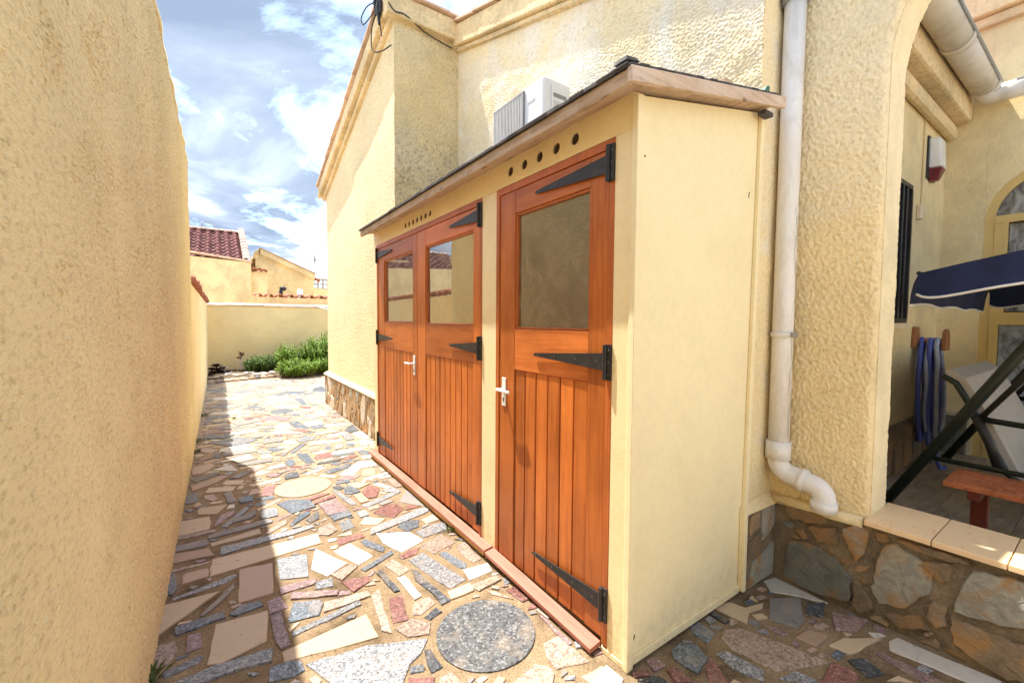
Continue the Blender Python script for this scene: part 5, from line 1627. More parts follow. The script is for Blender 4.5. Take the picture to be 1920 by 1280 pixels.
MB().tube(loop([(kx, 4.10, 4.36), (1.36, 3.99, 4.22), (1.42, 3.975, 4.155), (1.52, 3.975, 4.16), (1.75, 4.04, 4.12), (2.04, 4.04, 4.075)]), .006, 5).build('run_wire', M_CABLE, t)
MB().tube(loop([(2.04, 4.04, 4.075), (2.07, 3.6, 3.91), (2.07, 3.0, 3.725), (2.07, 2.3, 3.51), (2.07, 1.5, 3.26)]), .005, 5).build('run_wire', M_CABLEW, t)

# ============================================================ SHED
shed = thing('storage_shed', 'cream lean-to storage shed with three varnished wooden doors against the house', 'shed', (1.65, 2.5, 0))
FX = 1.227
def front(mb, y0, y1, z0, z1):
    mb.box(FX, FX+.03, y0, y1, z0, z1)
mb = MB()
front(mb, 1.025, 1.103, .015, 1.985); front(mb, 1.918, 2.062, .02, 1.985); front(mb, 3.965, 4.05, .0, 1.985)
holes = [(1.324+i*.117, 2.050, .0235) for i in range(5)]+[(2.772+i*.0773, 2.040, .0215) for i in range(7)]
ZB0, ZB1 = 1.986, 2.125
yc = 1.025
def hole_cell(mb, y0, y1, cy, cz, r):
    """front board cell with a round hole through it"""
    n_ = 20
    ring = [(cy+r*math.cos(2*math.pi*i/n_), cz+r*math.sin(2*math.pi*i/n_)) for i in range(n_)]
    outer = []
    for i in range(n_):
        a = 2*math.pi*i/n_; c_, s__ = math.cos(a), math.sin(a)
        ty = ((y1-cy) if c_ > 0 else (y0-cy))/c_ if abs(c_) > 1e-6 else 1e9
        tz = ((ZB1-cz) if s__ > 0 else (ZB0-cz))/s__ if abs(s__) > 1e-6 else 1e9
        k_ = min(ty, tz); outer.append((cy+c_*k_, cz+s__*k_))
    # make sure the cell's corners are covered
    for (py_, pz_) in ((y0, ZB0), (y1, ZB0), (y1, ZB1), (y0, ZB1)):
        i = min(range(n_), key=lambda q: math.dist(outer[q], (py_, pz_))); outer[i] = (py_, pz_)
    vs = [(FX, *p) for p in outer]+[(FX, *p) for p in ring]+[(FX+.03, *p) for p in ring]
    fs = []
    for i in range(n_):
        j = (i+1) % n_
        fs += [(i, n_+i, n_+j, j), (n_+i, 2*n_+i, 2*n_+j, n_+j)]
    mb.add(vs, fs)
for cy, cz, r in holes:
    y0, y1 = cy-r*1.6, cy+r*1.6
    mb.box(FX, FX+.03, yc, y0, ZB0, ZB1)
    hole_cell(mb, y0, y1, cy, cz, r)
    yc = y1
mb.box(FX, FX+.03, yc, 4.05, ZB0, ZB1)
mb.build('front_panel', M_SHED, shed)
for cy, cz, r in holes:
    vm = MB().prism([(cy+r*.985*math.cos(a), cz+r*.985*math.sin(a)) for a in np.linspace(0, 2*math.pi, 21)[:-1]], 0, FX+.012, FX+.016).build('vent_shade_disc', M_HOLESHADE, shed)  # near-black disc set in each vent, colouring in the shade of the opening
    if r > .02:
        gm = MB()
        for k in range(-3, 4):
            gm.box(FX+.006, FX+.0075, cy+k*.0058-.0008, cy+k*.0058+.0008, cz-r, cz+r)
            gm.box(FX+.0045, FX+.006, cy-r, cy+r, cz+k*.0058-.0008, cz+k*.0058+.0008)
        gm.build('vent_mesh', M_MESH, vm)
def top_z(x):                                                   # underside of the sloping roof
    return 2.075+.203*(x-1.11)
# near end: one painted board, with cover strips at both edges and along the foot
mb = MB().hexa([(FX+.012, 1.013, .03), (2.10, 1.013, .012), (2.10, 1.030, .012), (FX+.012, 1.030, .03)],
               [(FX+.012, 1.013, top_z(FX)), (2.10, 1.013, top_z(2.1)), (2.10, 1.030, top_z(2.1)), (FX+.012, 1.030, top_z(FX))])
mb.build('end_panel', M_SHEDEND, shed)
MB().hexa([(FX-.006, .998, .0), (FX+.028, .998, .004), (FX+.028, 1.024, .004), (FX-.006, 1.024, .0)],
          [(FX-.006, .998, top_z(FX)-.003), (FX+.028, .998, top_z(FX)), (FX+.028, 1.024, top_z(FX)), (FX-.006, 1.024, top_z(FX)-.003)]).build('corner_strip', M_SHEDEND, shed, bevel=.003)
MB().hexa([(2.045, .996, .40), (2.075, .996, .40), (2.075, 1.012, .40), (2.045, 1.012, .40)],
          [(2.085, .996, top_z(2.08)), (2.115, .996, top_z(2.1)), (2.115, 1.012, top_z(2.1)), (2.085, 1.012, top_z(2.08))]).build('edge_strip', M_SHEDEND, shed, bevel=.002)
MB().box(2.03, 2.058, .985, 1.012, .02, .43).build('edge_strip', M_SHEDEND, shed, bevel=.003)
MB().hexa([(FX+.029, 1.003, .012), (2.03, 1.003, .012), (2.03, 1.0125, .012), (FX+.029, 1.0125, .012)],
          [(FX+.029, 1.003, .045), (2.03, 1.003, .045), (2.03, 1.0125, .045), (FX+.029, 1.0125, .045)]).build('foot_strip', M_SHEDEND, shed, bevel=.002)
for z in (.12, 1.9):
    for x in (FX+.05, 2.02):
        if z < top_z(x)-.03 and not (x > 2 and z < .4):
            MB().tube([(x+rnd.uniform(-.006, .006), 1.0125, z+rnd.uniform(-.03, .03))]+[(x, 1.0105, z)], .0019, 6).build('nail_head', M_MESH, shed)
for x in (1.45, 1.68, 1.88):
    MB().tube([(x, 1.0028, .030), (x, 1.0015, .030)], .002, 6).build('nail_head', M_MESH, shed)
# dark gap below, far end, inside
MB().box(FX+.04, 2.05, 1.035, 4.0, .004, .03).build('floor', M_DARKIN, shed)
MB().box(FX+.032, 2.10, 4.02, 4.05, .0, 2.11).build('far_panel', M_SHED, shed)
MB().box(2.085, 2.10, 1.04, 4.01, .03, 2.24).build('back_lining', M_DARKIN, shed)
MB().box(FX+.04, 2.08, 1.97, 1.99, .03, 2.09).build('partition', M_DARKIN, shed)
MB().box(1.62, 2.08, 1.035, 1.96, 1.30, 1.32).build('shelf', M_FASCIA, shed)
# plinth and sill boards
MB().box(1.186, FX-.002, 1.975, 4.055, .004, .040).build('plinth', M_PLINTH, shed, bevel=.003)
MB().hexa([(1.168, 1.935, .041), (FX-.001, 1.935, .046), (FX-.001, 4.055, .046), (1.168, 4.055, .041)],
          [(1.168, 1.935, .060), (FX-.001, 1.935, .068), (FX-.001, 4.055, .068), (1.168, 4.055, .060)]).build('sill_board', M_SILL, shed, bevel=.003)
MB().hexa([(1.168, 1.135, .010), (FX-.001, 1.135, .018), (FX-.001, 1.928, .040), (1.168, 1.928, .034)],
          [(1.168, 1.135, .030), (FX-.001, 1.135, .040), (FX-.001, 1.928, .062), (1.168, 1.928, .054)]).build('sill_board', M_SILL, shed, bevel=.003)
MB().box(FX-.003, FX+.02, 1.025, 1.135, .0, .022).build('sill_end', M_SHED, shed, bevel=.002)
# roof: boards, felt, fascias
def roof_slab(x0, x1, y0, y1, lo, hi):
    return MB().hexa([(x0, y0, top_z(x0)+lo), (x1, y0, top_z(x1)+lo), (x1, y1, top_z(x1)+lo), (x0, y1, top_z(x0)+lo)],
                     [(x0, y0, top_z(x0)+hi), (x1, y0, top_z(x1)+hi), (x1, y1, top_z(x1)+hi), (x0, y1, top_z(x0)+hi)])
roof_slab(1.134, 2.115, .972, 4.06, .012, .045).build('roof_board', M_FASCIA, shed)
fl = MB(); rs = random.Random(3)
pts = [(1.098, .938), (2.115, .938), (2.115, 4.075), (1.098, 4.075)]
rag = ragged(pts, .9, .004)
n_ = len(rag)
fl.add([(x, y, top_z(x)+.0475+rs.uniform(0, .003)) for x, y in rag]+[(x, y, top_z(x)+.055+rs.uniform(0, .003)) for x, y in rag],
       [tuple(range(n_-1, -1, -1)), tuple(range(n_, 2*n_))]+[(i, (i+1) % n_, n_+(i+1) % n_, n_+i) for i in range(n_)])
fl.build('roof_felt', M_FELT, shed)
# frayed strip along both visible edges
def frayed(name, p0, p1, n_, w, parent):
    mb = MB(); p0, p1 = Vector(p0), Vector(p1); d = (p1-p0)/n_
    for i in range(n_):
        a = p0+d*i; b = a+d*1.05; h = rs.uniform(.003, .007)
        sd = Vector((d.y, -d.x, 0)).normalized()*w*rs.uniform(.5, 1)
        mb.hexa([tuple(a-sd), tuple(b-sd), tuple(b+sd), tuple(a+sd)][::-1] if False else [tuple(a-sd), tuple(b-sd), tuple(b+sd), tuple(a+sd)],
                [tuple(a-sd+Vector((0, 0, h))), tuple(b-sd+Vector((0, 0, h))), tuple(b+sd+Vector((0, 0, h))), tuple(a+sd+Vector((0, 0, h)))])
    return mb.build(name, M_FELT, parent)
frayed('felt_edge', (1.105, .945, top_z(1.105)+.054), (1.105, 4.06, top_z(1.105)+.054), 46, .010, shed)
frayed('felt_edge', (1.11, .945, top_z(1.11)+.054), (2.10, .945, top_z(2.1)+.054), 22, .010, shed)
MB().box(1.110, 1.133, .951, 4.07, top_z(1.11)-.004, top_z(1.11)+.045).build('fascia_board', M_FASCIA, shed, bevel=.003)
MB().hexa([(1.104, .930, top_z(1.104)-.004), (2.165, .930, top_z(2.165)-.004), (2.165, .950, top_z(2.165)-.004), (1.104, .950, top_z(1.104)-.004)],
          [(1.104, .930, top_z(1.104)+.046), (2.165, .930, top_z(2.165)+.046), (2.165, .950, top_z(2.165)+.046), (1.104, .950, top_z(1.104)+.046)]).build('fascia_board', M_FASCIAX, shed, bevel=.003)
MB().hexa([(1.095, .945, top_z(1.1)+.068), (1.16, .945, top_z(1.16)+.068), (1.16, 1.0, top_z(1.16)+.068), (1.095, 1.0, top_z(1.1)+.068)],
          [(1.10, .95, top_z(1.1)+.083), (1.15, .95, top_z(1.15)+.080), (1.15, 1.0, top_z(1.15)+.080), (1.10, 1.0, top_z(1.1)+.083)]).build('felt_fold', M_FELT, shed)
MB().box(1.70, 1.76, .96, 1.02, top_z(1.7)+.062, top_z(1.7)+.092).build('loose_batten', M_FASCIA, shed, bevel=.002)
MB().hexa([(2.02, .965, top_z(2.02)+.06), (2.08, .965, top_z(2.08)+.06), (2.08, .985, top_z(2.08)+.06), (2.02, .985, top_z(2.02)+.06)],
          [(2.05, .965, top_z(2.05)+.095), (2.08, .965, top_z(2.08)+.10), (2.08, .985, top_z(2.08)+.10), (2.05, .985, top_z(2.05)+.095)]).build('green_offcut', pm('green_plastic', (.05, .16, .11), .1, 8, .6), shed)
MB().box(2.03, 2.10, .955, .99, top_z(2.05)-.03, top_z(2.05)-.013).build('roof_bearer', M_FELT, shed)

# door furniture
def strap_hinge(parent, yk, zc, dirn, L_, x=FX):
    """T hinge: upright leaf on the jamb, tapering strap along the door"""
    mb = MB()
    mb.box(x-.010, x+.0015, yk-.004 if dirn > 0 else yk-.024, yk+.024 if dirn > 0 else yk+.004, zc-.068, zc+.068)
    a = yk+dirn*.026; b = yk+dirn*L_
    ys_ = sorted((a, b))
    poly = [(a, zc-.034), (b-dirn*.012, zc-.007), (b, zc), (b-dirn*.012, zc+.007), (a, zc+.034)]
    if dirn < 0:
        poly = poly[::-1]
    mb.prism(poly, 0, x-.0075, x-.0022)
    mb.tube([(x-.013, yk+dirn*.021, zc-.066), (x-.013, yk+dirn*.021, zc+.066)], .0085, 8)
    nf = len(mb.f)
    for f in (.10, .36, .66, .92):
        yy_ = a+(b-a)*f
        mb.tube([(x-.0074, yy_, zc), (x-.0095, yy_, zc)], .0042, 7)
    for dz in (-.046, 0, .046):
        yy_ = yk+dirn*.004
        mb.tube([(x-.0098, yy_, zc+dz), (x-.012, yy_, zc+dz)], .0042, 7)
    o = mb.build('strap_hinge', M_BLACK, parent)
    o.data.materials.append(M_BOLT)
    o.data.polygons.foreach_set('material_index', [0]*nf+[1]*(len(mb.f)-nf))
    return o
def handle(parent, y, z, x, dirn):
    mb = MB()
    mb.box(x-.006, x, y-.0175, y+.0175, z-.075, z+.073)
    mb.tube([(x-.006, y, z+.012), (x-.042, y, z+.012)], .0085, 8)
    mb.tube([(x-.042, y-dirn*.012, z+.012), (x-.043, y+dirn*.05, z+.012), (x-.040, y+dirn*.10, z+.010)], .0085, 8)
    h = mb.build('door_handle', M_WHITEM, parent, smooth=False, bevel=.002, seg=1)
    MB().tube([(x-.0065, y, z-.035), (x-.0075, y, z-.035)], .006, 8).box(x-.0075, x-.0062, y-.003, y+.003, z-.052, z-.035).build('keyhole', M_HOLESHADE, parent)
    return h
def door_leaf(label, y0, y1, wy0, wy1, wz0, wz1, npl, jam_lo, jam_hi, ztop, zbot, hinge_side, handle_y=None, handle_z=.935, hd=-1, strap=.47, zplank=1.058):
    """one leaf between y0 and y1: stiles, rails, glazed upper panel, boarded lower panel"""
    X0, X1 = FX+.003, FX+.038
    d = MB().box(X0, X1, y0, wy0, zbot, ztop).box(X0, X1, wy1, y1, zbot, ztop).build('door', M_DOOR, shed, bevel=.003, label=label)
    MB().box(X0+.001, X1, wy0+.0005, wy1-.0005, wz1, ztop).build('top_rail', M_DOORH, d, bevel=.003)
    MB().box(X0+.001, X1, wy0+.0005, wy1-.0005, zplank, wz0).build('middle_rail', M_DOORH, d, bevel=.003)
    b = .012
    f = MB()
    f.box(X0+.006, X1-.004, wy0+.0006, wy0+b, wz0+.0005, wz1-.0005).box(X0+.006, X1-.004, wy1-b, wy1-.0006, wz0+.0005, wz1-.0005)
    f.box(X0+.007, X1-.004, wy0+b, wy1-b, wz0+.0005, wz0+b).box(X0+.007, X1-.004, wy0+b, wy1-b, wz1-b, wz1-.0005)
    f.build('glazing_bead', M_DOORJ, d, bevel=.003)
    MB().box(X0+.020, X0+.024, wy0+.004, wy1-.004, wz0+.004, wz1-.004).build('window_pane', M_GLASS2 if npl > 6 else M_GLASS, d)
    py0, py1 = wy0-.004, wy1+.012
    py0, py1 = wy0+.0006, wy1-.0006
    w = (py1-py0)/npl
    for k in range(npl):
        a = py0+k*w
        MB().box(X0+.005+rnd.uniform(0, .0012), X1-.006, a+.0040, a+w-.0040, zbot, zplank-.001).build('door_board', M_DOOR, d, bevel=.0025)
    MB().box(X1-.0055, X1, py0, py1, zbot, zplank-.002).build('board_backing', M_DOORJ, d)
    for zc in (1.893, 1.147, .197):
        if hinge_side < 0:
            strap_hinge(d, jam_lo+.004, zc, 1, strap)
        else:
            strap_hinge(d, jam_hi-.004, zc, -1, strap)
    if handle_y is not None:
        handle(d, handle_y, handle_z, X0, hd)
    return d
# jambs and heads
def jamb(y0, y1, zt):
    MB().box(FX-.002, FX+.034, y0, y0+.030, .03, zt).box(FX-.002, FX+.034, y1-.030, y1, .03, zt).box(FX-.0015, FX+.034, y0+.0302, y1-.0302, zt-.034, zt).build('door_frame', M_DOORJ, shed, bevel=.002)
jamb(1.104, 1.917, 1.984)
jamb(2.063, 3.964, 1.984)
door_leaf('single varnished door nearest the open end, with the widest window', 1.137, 1.884, 1.232, 1.752, 1.262, 1.835, 6, 1.104, 1.917, 1.948, .05, -1, 1.838, .935, 1 if False else -1, .475)
door_leaf('right leaf of the varnished double door', 2.096, 3.010, 2.170, 2.862, 1.274, 1.828, 9, 2.063, 3.964, 1.948, .072, -1, None, strap=.40)
door_leaf('left leaf of the varnished double door, with the white handle', 3.016, 3.931, 3.098, 3.765, 1.284, 1.830, 9, 2.063, 3.964, 1.948, .072, 1, 3.062, .965, 1, .42)

# crumpled plastic bag on the shelf
mb = MB(); nu, nv = 22, 14
rs = random.Random(9); vs = []
hn = {}
for i in range(nv+1):
    for j in range(nu):
        a = 2*math.pi*j/nu; f = i/nv
        rr = .11*math.sin(math.pi*min(.97, f*.8+.12))*(1+.35*rs.uniform(-1, 1))
        vs.append((1.78+rr*math.cos(a)*.8, 1.20+rr*math.sin(a), 1.322+f*.19+rs.uniform(-.01, .01)*(i > 0)))
fs = [(i*nu+j, i*nu+(j+1) % nu, (i+1)*nu+(j+1) % nu, (i+1)*nu+j) for i in range(nv) for j in range(nu)]
mb.add(vs, fs)
tag(mb.build('plastic_bag', M_BAG), 'crumpled pale plastic bag on the shelf behind the near shed window', 'bag')

# ============================================================ SWING SEAT
sw = thing('garden_swing', 'garden swing with navy canopy, dark green tube frame and grey seat on the terrace', 'swing seat', (3.9, 0, FZ))
SX0, SX1 = 3.30, 4.85
for sx in (SX0, SX1):
    MB().tube([(sx, .795, FZ+.012), (sx, .285, 1.18), (sx, .04, 1.64)], .026, 10).build('frame_leg', M_DKGREEN, sw, smooth=True)
    MB().tube([(sx, -.76, FZ+.012), (sx, -.25, 1.18), (sx, -.02, 1.64)], .026, 10).build('frame_leg', M_DKGREEN, sw, smooth=True)
    MB().tube([(sx, .632, .55), (sx, -.60, .55)], .014, 8).build('frame_bar', M_DKGREEN, sw, smooth=True)
    MB().tube([(sx, .80, FZ+.006), (sx, .77, FZ+.03)], .034, 10).build('foot_cap', M_BLACK, sw)
MB().tube([(SX0, .01, 1.645), (SX1, .01, 1.645)], .026, 10).build('top_beam', M_DKGREEN, sw, smooth=True)
# seat cradle: side hoop, arm and slings
for sx in (SX0+.16, SX1-.16):
    MB().tube([(sx, .44, .78), (sx, -.30, .74)], .016, 8).build('seat_arm', M_DKGREEN, sw, smooth=True)
    MB().tube([(sx, .44, .78), (sx, .20, 1.18), (sx, .02, 1.60)], .014, 8).build('hanger', M_BLACK, sw, smooth=True)
    MB().tube([(sx, -.25, .74), (sx, -.08, 1.2), (sx, -.0, 1.60)], .014, 8).build('hanger', M_BLACK, sw, smooth=True)
    MB().tube([(sx, .46, .80), (sx, .40, .66), (sx, .36, .52)], .022, 8).build('arm_joint', M_BLACK, sw, smooth=True)
x0, x1 = SX0+.20, SX1-.20
prof = [(.60, 1.00), (.545, .965), (.50, .88), (.44, .74), (.38, .60), (.335, .50), (.28, .455), (.10, .45), (-.15, .47), (-.28, .49)]
th = .045
mb = MB()
pr = [Vector((0, a, b)) for a, b in prof]
outl = []
for i, p in enumerate(pr):
    d = (pr[min(i+1, len(pr)-1)]-pr[max(i-1, 0)]).normalized(); nn = Vector((0, d.z, -d.y))
    outl.append((p+nn*th, p))
for (a0, a1), (b0, b1) in zip(outl[:-1], outl[1:]):
    mb.hexa([(x0, a1.y, a1.z), (x1, a1.y, a1.z), (x1, a0.y, a0.z), (x0, a0.y, a0.z)], [(x0, b1.y, b1.z), (x1, b1.y, b1.z), (x1, b0.y, b0.z), (x0, b0.y, b0.z)])
mb.build('seat_sling', M_CUSH, sw)
MB().tube([(x0-.01, a, b) for a, b in prof], .016, 8).build('seat_rail', M_DKGREEN, sw, smooth=True)
# canopy: sagging fabric sheet with scalloped valances and white piping, tilted
CX0, CX1, CYA, CYB = 3.0, 5.0, .625, -.70
def cz(y):
    return 1.565+.14*(.625-y)
mb = MB(); nx_, ny_ = 16, 14; vs = []
for i in range(nx_+1):
    for j in range(ny_+1):
        fx, fy = i/nx_, j/ny_
        y = CYA+(CYB-CYA)*fy; sag = -.02*math.sin(math.pi*fx)*math.sin(math.pi*fy)+.035*math.sin(math.pi*fy)
        vs.append((CX0+(CX1-CX0)*fx, y, cz(y)+sag))
fs = [(i*(ny_+1)+j, i*(ny_+1)+j+1, (i+1)*(ny_+1)+j+1, (i+1)*(ny_+1)+j) for i in range(nx_) for j in range(ny_)]
o = mb.add(vs, fs).build('canopy', M_NAVY, sw, smooth=True)
sd_ = o.modifiers.new('thickness', 'SOLIDIFY'); sd_.thickness = .004
def valance(axis, fixed, a0, a1, n_, hang, out, scallop):
    mb = MB(); vs = []; lower = []
    for i in range(n_+1):
        f = i/n_; a = a0+(a1-a0)*f
        y = a if axis == 1 else fixed
        x = fixed if axis == 1 else a
        zt = cz(y)+(.035*math.sin(math.pi*(CYA-y)/(CYA-CYB)) if axis == 1 else 0)
        h = hang-.014*scallop*abs(math.sin(math.pi*f*3))-(.045*math.exp(-f/.03) if axis == 1 else 0)
        for k_ in range(4):
            g_ = k_/3
            oo = out*(g_**.6)*.03+.004*math.sin(f*40+k_)
            p = (x+(oo if axis == 1 else 0), y+(oo if axis == 0 else 0), zt-h*g_)
            vs.append(p)
        lower.append(vs[-1])
    fs = [(i*4+k_, i*4+k_+1, (i+1)*4+k_+1, (i+1)*4+k_) for i in range(n_) for k_ in range(3)]
    v_ = mb.add(vs, fs).build('valance', M_NAVY, sw, smooth=True)
    MB().tube(lower, .0062, 6).build('piping', M_PIPING, v_, smooth=True)
valance(1, CX0, CYA, CYB, 60, .155, -1, .35)
valance(1, CX1, CYA, CYB, 60, .155, 1, .35)
valance(0, CYA, CX0, CX1, 60, .165, 1, 1)
valance(0, CYB, CX0, CX1, 60, .165, -1, 1)
MB().tube([(CX0, CYA, cz(CYA)), (CX1, CYA, cz(CYA))], .011, 6).tube([(CX0, CYB, cz(CYB)), (CX1, CYB, cz(CYB))], .011, 6).build('canopy_rod', M_BLACK, sw)

# ============================================================ BENCH
b = thing('slatted_bench', 'low reddish slatted bench on a maroon trestle on the terrace', 'bench', (3.1, .05, FZ))
BY0, BY1, BZ = .487, -.75, .53
xw = .052
for k in range(6):
    x = 2.935+k*.0575
    MB().box(x, x+xw-.007, BY1, BY0+rnd.uniform(-.003, .003), BZ-.024, BZ).build('slat', wood_bench if False else M_BENCH, b, bevel=.003)
for yb in (.38, -.62):
    MB().box(2.95, 3.26, yb-.022, yb+.022, BZ-.07, BZ-.0245).build('cross_bearer', M_BENCHF, b, bevel=.004)
    MB().box(3.10, 3.15, yb-.03, yb+.03, FZ+.055, BZ-.0705).build('leg', M_BENCHF, b, bevel=.006)
MB().box(3.09, 3.16, -.80, .50, FZ+.001, FZ+.055).build('floor_rail', M_BENCHF, b, bevel=.012)

# ============================================================ HOSE on its holder
t = thing('hose_holder', 'pair of brown wooden blocks holding the coiled hose on the porch wall', 'hose holder', (4.7, .9, 1.2))
MB().hexa([(4.43, .925, 1.12), (4.56, .925, 1.12), (4.56, .949, 1.12), (4.43, .949, 1.12)], [(4.45, .925, 1.28), (4.55, .925, 1.28), (4.55, .949, 1.28), (4.45, .949, 1.28)]).build('back_block', M_BRKT, t, bevel=.004)
MB().tube([(4.5, .945, 1.17), (4.62, .80, 1.17)], .02, 8).build('peg', M_BRKT, t)
arch = [(4.555, 1.10), (4.685, 1.10)]+[(4.62+.065*math.cos(a), 1.20+.065*math.sin(a)) for a in np.linspace(0, math.pi, 9)]
MB().prism(arch, 1, .775, .80).build('front_block', M_BRKT, t, bevel=.004)
t = thing('garden_hose', 'coil of blue and grey garden hose hanging from the wooden holder', 'hose', (4.6, .85, .5))
rs = random.Random(5)
for k in range(7):
    u_ = .815+k*.017
    off = rs.uniform(-.02, .02)
    wl_, wr_ = rs.uniform(.05, .10), rs.uniform(.03, .09)
    zb = rs.uniform(.23, .42)
    cxh = 4.57+.045*math.sin(k*2.1)
    pts = []
    for a in np.linspace(0, 2*math.pi, 13)[:-1]:
        s__ = math.sin(a); c_ = math.cos(a)
        zz_ = (1.19+zb)/2+(1.19-zb)/2*c_
        w_ = (wl_ if s__ < 0 else wr_)*(1+.7*(1-c_)/2)
        pts.append((cxh+s__*w_+off*(1-c_)+rs.uniform(-.012, .012), u_-.04*(1-c_)*.3+rs.uniform(-.008, .008), zz_))
    pts.append(pts[0])
    MB().tube(loop(pts), .0155, 7).build('hose_loop', M_HOSEB if k % 3 else M_HOSEG, t, smooth=True)
MB().tube(loop([(4.50, .80, .42), (4.48, .78, .30), (4.49, .76, .215), (4.54, .74, .215)]), .0135, 7).build('hose_end', M_HOSEB, t, smooth=True)

# ============================================================ NEIGHBOURS
nb = thing('neighbour_wall', 'yellow wall edged with wavy terracotta tiles just behind the back wall', 'wall', (4, 13, 0))
MB().box(.80, 9.0, 12.95, 13.15, -.03, 1.90).build('wall_face', M_NEIGH, nb)
tile_b = canal_tile(.42, .095, .02, 8, 1.0); tile_b.materials.append(M_TILE)
x = .92
k = 0
while x < 5.0:
    place(tile_b, 'eave_tile', nb, (x, 12.90+rnd.uniform(-.01, .01), 1.915), (R(5), 0, R(rnd.uniform(-1.5, 1.5))))
    o = place(tile_b, 'eave_tile', nb, (x+.125, 12.93, 1.985), (R(5), R(180), 0))
    x += .25
o = MB().tube([(2.0, 13.6, 1.6), (2.0, 13.6, 2.18)], .07, 12).build('vent_pipe', M_PIPE, smooth=True)
o.data.materials[0] = M_PIPE
tag(o, 'short white vent pipe standing above the wavy tiles', 'vent pipe')
tv = thing('black_flue', 'small black flue with a hooked cowl above the wavy tiles', 'flue', (1.49, 13.4, 1.6))
MB().tube([(1.49, 13.4, 1.6), (1.49, 13.4, 2.06), (1.50, 13.4, 2.14)], .05, 10).build('flue_pipe', M_BLACK, tv, smooth=True)
MB().tube([(1.47, 13.4, 2.15), (1.55, 13.4, 2.18), (1.61, 13.4, 2.14)], .055, 8).build('cowl', M_BLACK, tv, smooth=True)

ha = thing('tiled_roof_house', 'neighbouring house with a dark red tiled roof and sloping parapet', 'house', (-2, 17, 0))
def pz(x):
    return 3.10-.11*x
MB().hexa([(-8, 15.0, -.03), (.89, 15.0, -.03), (.89, 15.22, -.03), (-8, 15.22, -.03)], [(-8, 15.0, pz(-3)), (.89, 15.0, pz(.89)), (.89, 15.22, pz(.89)), (-8, 15.22, pz(-3))]).build('parapet_wall', M_NEIGH, ha)
MB().box(-8, .885, 15.23, 21, -.03, 2.95).build('house_wall', M_NEIGH, ha)
x = .93
pc = MB().box(0, .41, -.05, .28, 0, .05)
pcm = bpy.data.meshes.new('coping_tile'); pcm.from_pydata(pc.v, [], pc.f); pcm.update(); pcm.materials.append(M_CAP)
while x > -3:
    place(pcm, 'coping_tile', ha, (x-.42, 15.0+rnd.uniform(-.008, .008), pz(max(x-.42, -3))+.004), (0, math.atan(.11), 0)); x -= .42
# roof of S tiles, each one its own piece
RS = .46; RY0 = 15.30; RZ0 = 3.10
st_ = MB(); n_ = 8; vs = []; fs = []
for yy_, dz in ((0, .02), (.40, 0)):
    for th_ in (0, -.018):
        for i in range(n_+1):
            f = i/n_; vs.append((f*.265, yy_, .05*math.cos(2*math.pi*f)*(1 if True else 0)+dz+th_))
m_ = n_+1
for i in range(n_):
    fs += [(i, i+1, 2*m_+i+1, 2*m_+i), (m_+i+1, m_+i, 3*m_+i, 3*m_+i+1), (i+1, i, m_+i, m_+i+1)]
sme = bpy.data.meshes.new('roof_tile'); sme.from_pydata(vs, [], fs); sme.update(); sme.materials.append(M_TILER)
sme.polygons.foreach_set('use_smooth', [True]*len(sme.polygons))
L_ = math.hypot(1, RS)
rows_ = 9
for j in range(rows_):
    y = RY0+j*.335/L_; z = RZ0+(y-RY0)*RS
    x = .83-.25
    while x > -6.4:
        place(sme, 'roof_tile', ha, (x+rnd.uniform(-.004, .004), y, z+rnd.uniform(-.004, .004)), (math.atan(RS)-R(1.5), 0, 0)); x -= .25
ry1 = RY0+rows_*.335/L_; rz1 = RZ0+(ry1-RY0)*RS
MB().hexa([(-8, RY0, RZ0-.16), (.83, RY0, RZ0-.16), (.83, ry1, rz1-.16), (-8, ry1, rz1-.16)], [(-8, RY0, RZ0-.07), (.83, RY0, RZ0-.07), (.83, ry1, rz1-.07), (-8, ry1, rz1-.07)]).build('roof_deck', M_TILER, ha)
MB().hexa([(-8, ry1, rz1-.16), (.83, ry1, rz1-.16), (.83, ry1+2.7, RZ0-.1), (-8, ry1+2.7, RZ0-.1)], [(-8, ry1, rz1-.0), (.83, ry1, rz1-.0), (.83, ry1+2.7, RZ0), (-8, ry1+2.7, RZ0)]).build('roof_deck', M_TILER, ha)
tile_c = canal_tile(.40, .105, .016, 8, .9); tile_c.materials.append(M_TILEP)
for j in range(rows_+1):
    y = RY0-.04+j*.335/L_; z = RZ0+.01+(y-RY0)*RS
    place(tile_c, 'verge_tile', ha, (.80, y, z), (math.atan(RS)-R(2), 0, 0))
x = .80
while x > -6.4:
    place(tile_c, 'ridge_tile', ha, (x+.1, ry1+.02, rz1-.01), (R(1.5), 0, R(90))); x -= .36
tile_d = canal_tile(.30, .09, .02, 8, 1.0); tile_d.materials.append(M_TILE)
for k in range(3):
    place(tile_d, 'eave_tile', ha, (.99+k*.12, 15.0-.02*k, 2.80-.015*k), (R(-4), 0, R(rnd.uniform(-4, 4))))
MB().box(.895, 1.32, 15.12, 15.6, -.03, 2.75).build('side_wall', M_NEIGH, ha)
MB().tube([(-.16+.19*math.cos(a), 18.0, 4.42+.19*math.sin(a)) for a in np.linspace(0, math.pi, 14)], .012, 5).build('wire_hoop', M_GREY, ha)

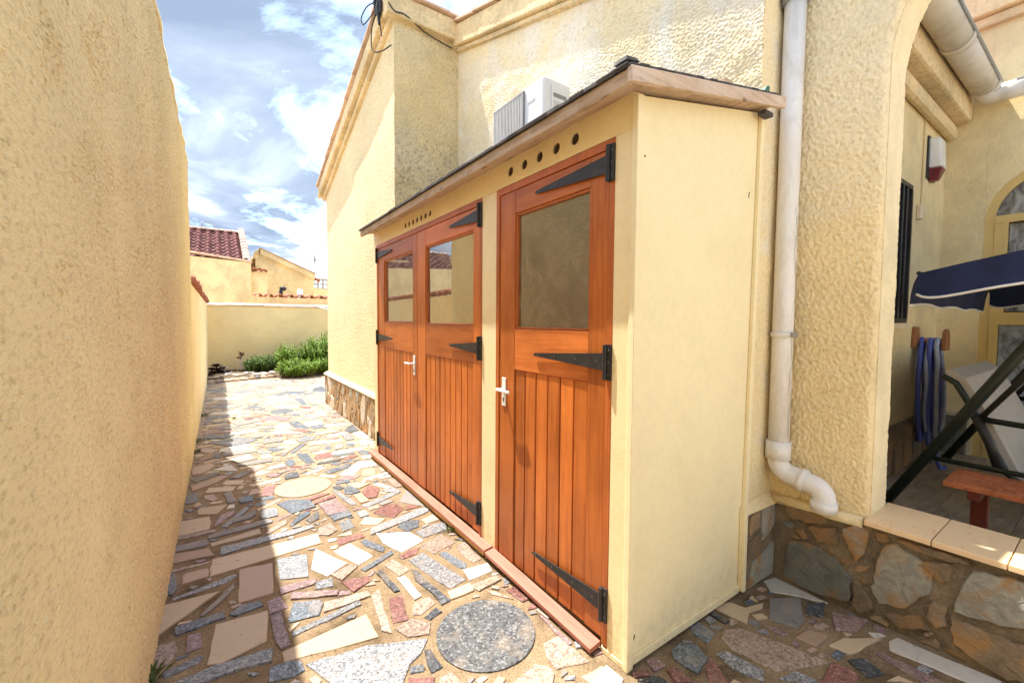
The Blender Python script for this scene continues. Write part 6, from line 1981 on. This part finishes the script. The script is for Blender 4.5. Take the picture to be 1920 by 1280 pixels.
hb = thing('gabled_annex', 'neighbouring yellow building with a sloping moulded gable', 'house', (2, 17.5, 0))
poly = [(1.14, -.03), (2.96, -.03), (2.96, 2.93), (1.28, 3.66), (1.14, 3.50)]
MB().prism(poly, 1, 17.0, 19.5).build('gable_wall', M_NEIGH, hb)
def bar(x0, z0, x1, z1, lo, hi, y0, y1):
    return MB().hexa([(x0, y0, z0+lo), (x1, y0, z1+lo), (x1, y1, z1+lo), (x0, y1, z0+lo)], [(x0, y0, z0+hi), (x1, y0, z1+hi), (x1, y1, z1+hi), (x0, y1, z0+hi)])
bar(1.28, 3.66, 2.98, 2.92, -.14, .06, 16.90, 16.998).build('cornice', M_NEIGH, hb, bevel=.015)
bar(1.28, 3.66, 2.96, 2.93, -.20, -.142, 16.95, 16.998).build('cornice', M_NEIGH, hb, bevel=.015)
bar(1.26, 3.67, 3.02, 2.91, .062, .09, 16.86, 19.5).build('verge', M_TILEP, hb)
MB().hexa([(1.05, 16.95, 3.35), (1.14, 16.95, 3.40), (1.14, 19.5, 3.40), (1.05, 19.5, 3.35)], [(1.12, 16.95, 3.62), (1.278, 16.95, 3.72), (1.278, 19.5, 3.72), (1.12, 19.5, 3.62)]).build('cornice', M_NEIGH, hb, bevel=.02)
MB().box(1.95, 2.15, 17.6, 17.8, 3.3, 3.52).build('chimney', M_TILE, hb)
for k in range(2):
    place(tile_d, 'eave_tile', hb, (2.98+k*.1, 16.95, 2.80-.06*k), (R(-4), R(22), R(rnd.uniform(-4, 4))))
bl = thing('balustrade', 'pale pierced concrete balustrade beyond the gabled annex', 'balustrade', (4.3, 20, 2.7))
MB().box(3.24, 8, 20.0, 20.2, -.03, 2.66).build('wall_face', M_BACK, bl)
MB().box(3.24, 8, 19.97, 20.23, 3.06, 3.11).build('rail', M_LATT, bl)
blk = MB()
blk.box(0, .02, 0, .09, 0, .195).box(.18, .20, 0, .09, 0, .195).box(.021, .179, 0, .09, 0, .02).box(.021, .179, 0, .09, .175, .195)
ringp = [(.1+.06*math.cos(a), .045, .0975+.06*math.sin(a)) for a in np.linspace(0, 2*math.pi, 13)]
blk.tube(ringp, .014, 5)
for a in (45, 135, 225, 315):
    blk.tube([(.1+.06*math.cos(R(a)), .045, .0975+.06*math.sin(R(a))), (.1+.12*math.cos(R(a)), .045, .0975+.11*math.sin(R(a)))], .012, 4)
blm = bpy.data.meshes.new('breeze_block'); blm.from_pydata(blk.v, [], blk.f); blm.update(); blm.materials.append(M_LATT)
for i in range(14):
    for j in range(2):
        place(blm, 'breeze_block', bl, (3.25+i*.202, 20.03, 2.665+j*.197), (0, 0, 0))
an = thing('tv_antenna', 'thin television antenna on a mast above the balustrade', 'antenna', (3.62, 20.4, 2.7))
MB().tube([(3.60, 20.4, 2.66), (3.60, 20.4, 4.15)], .022, 6).build('mast', M_GREY, an)
MB().tube([(3.25, 20.4, 4.02), (3.85, 20.4, 3.98)], .010, 5).build('boom', M_GREY, an)
for k in range(7):
    MB().tube([(3.28+k*.09, 20.25, 4.02), (3.28+k*.09, 20.55, 4.02)], .005, 4).build('element', M_GREY, an)
MB().box(3.57, 3.64, 20.35, 20.45, 3.86, 3.98).build('booster_box', M_GREY, an)
MB().box(3.46, 3.50, 20.38, 20.42, 3.60, 3.64).build('clip', M_GREY, an)
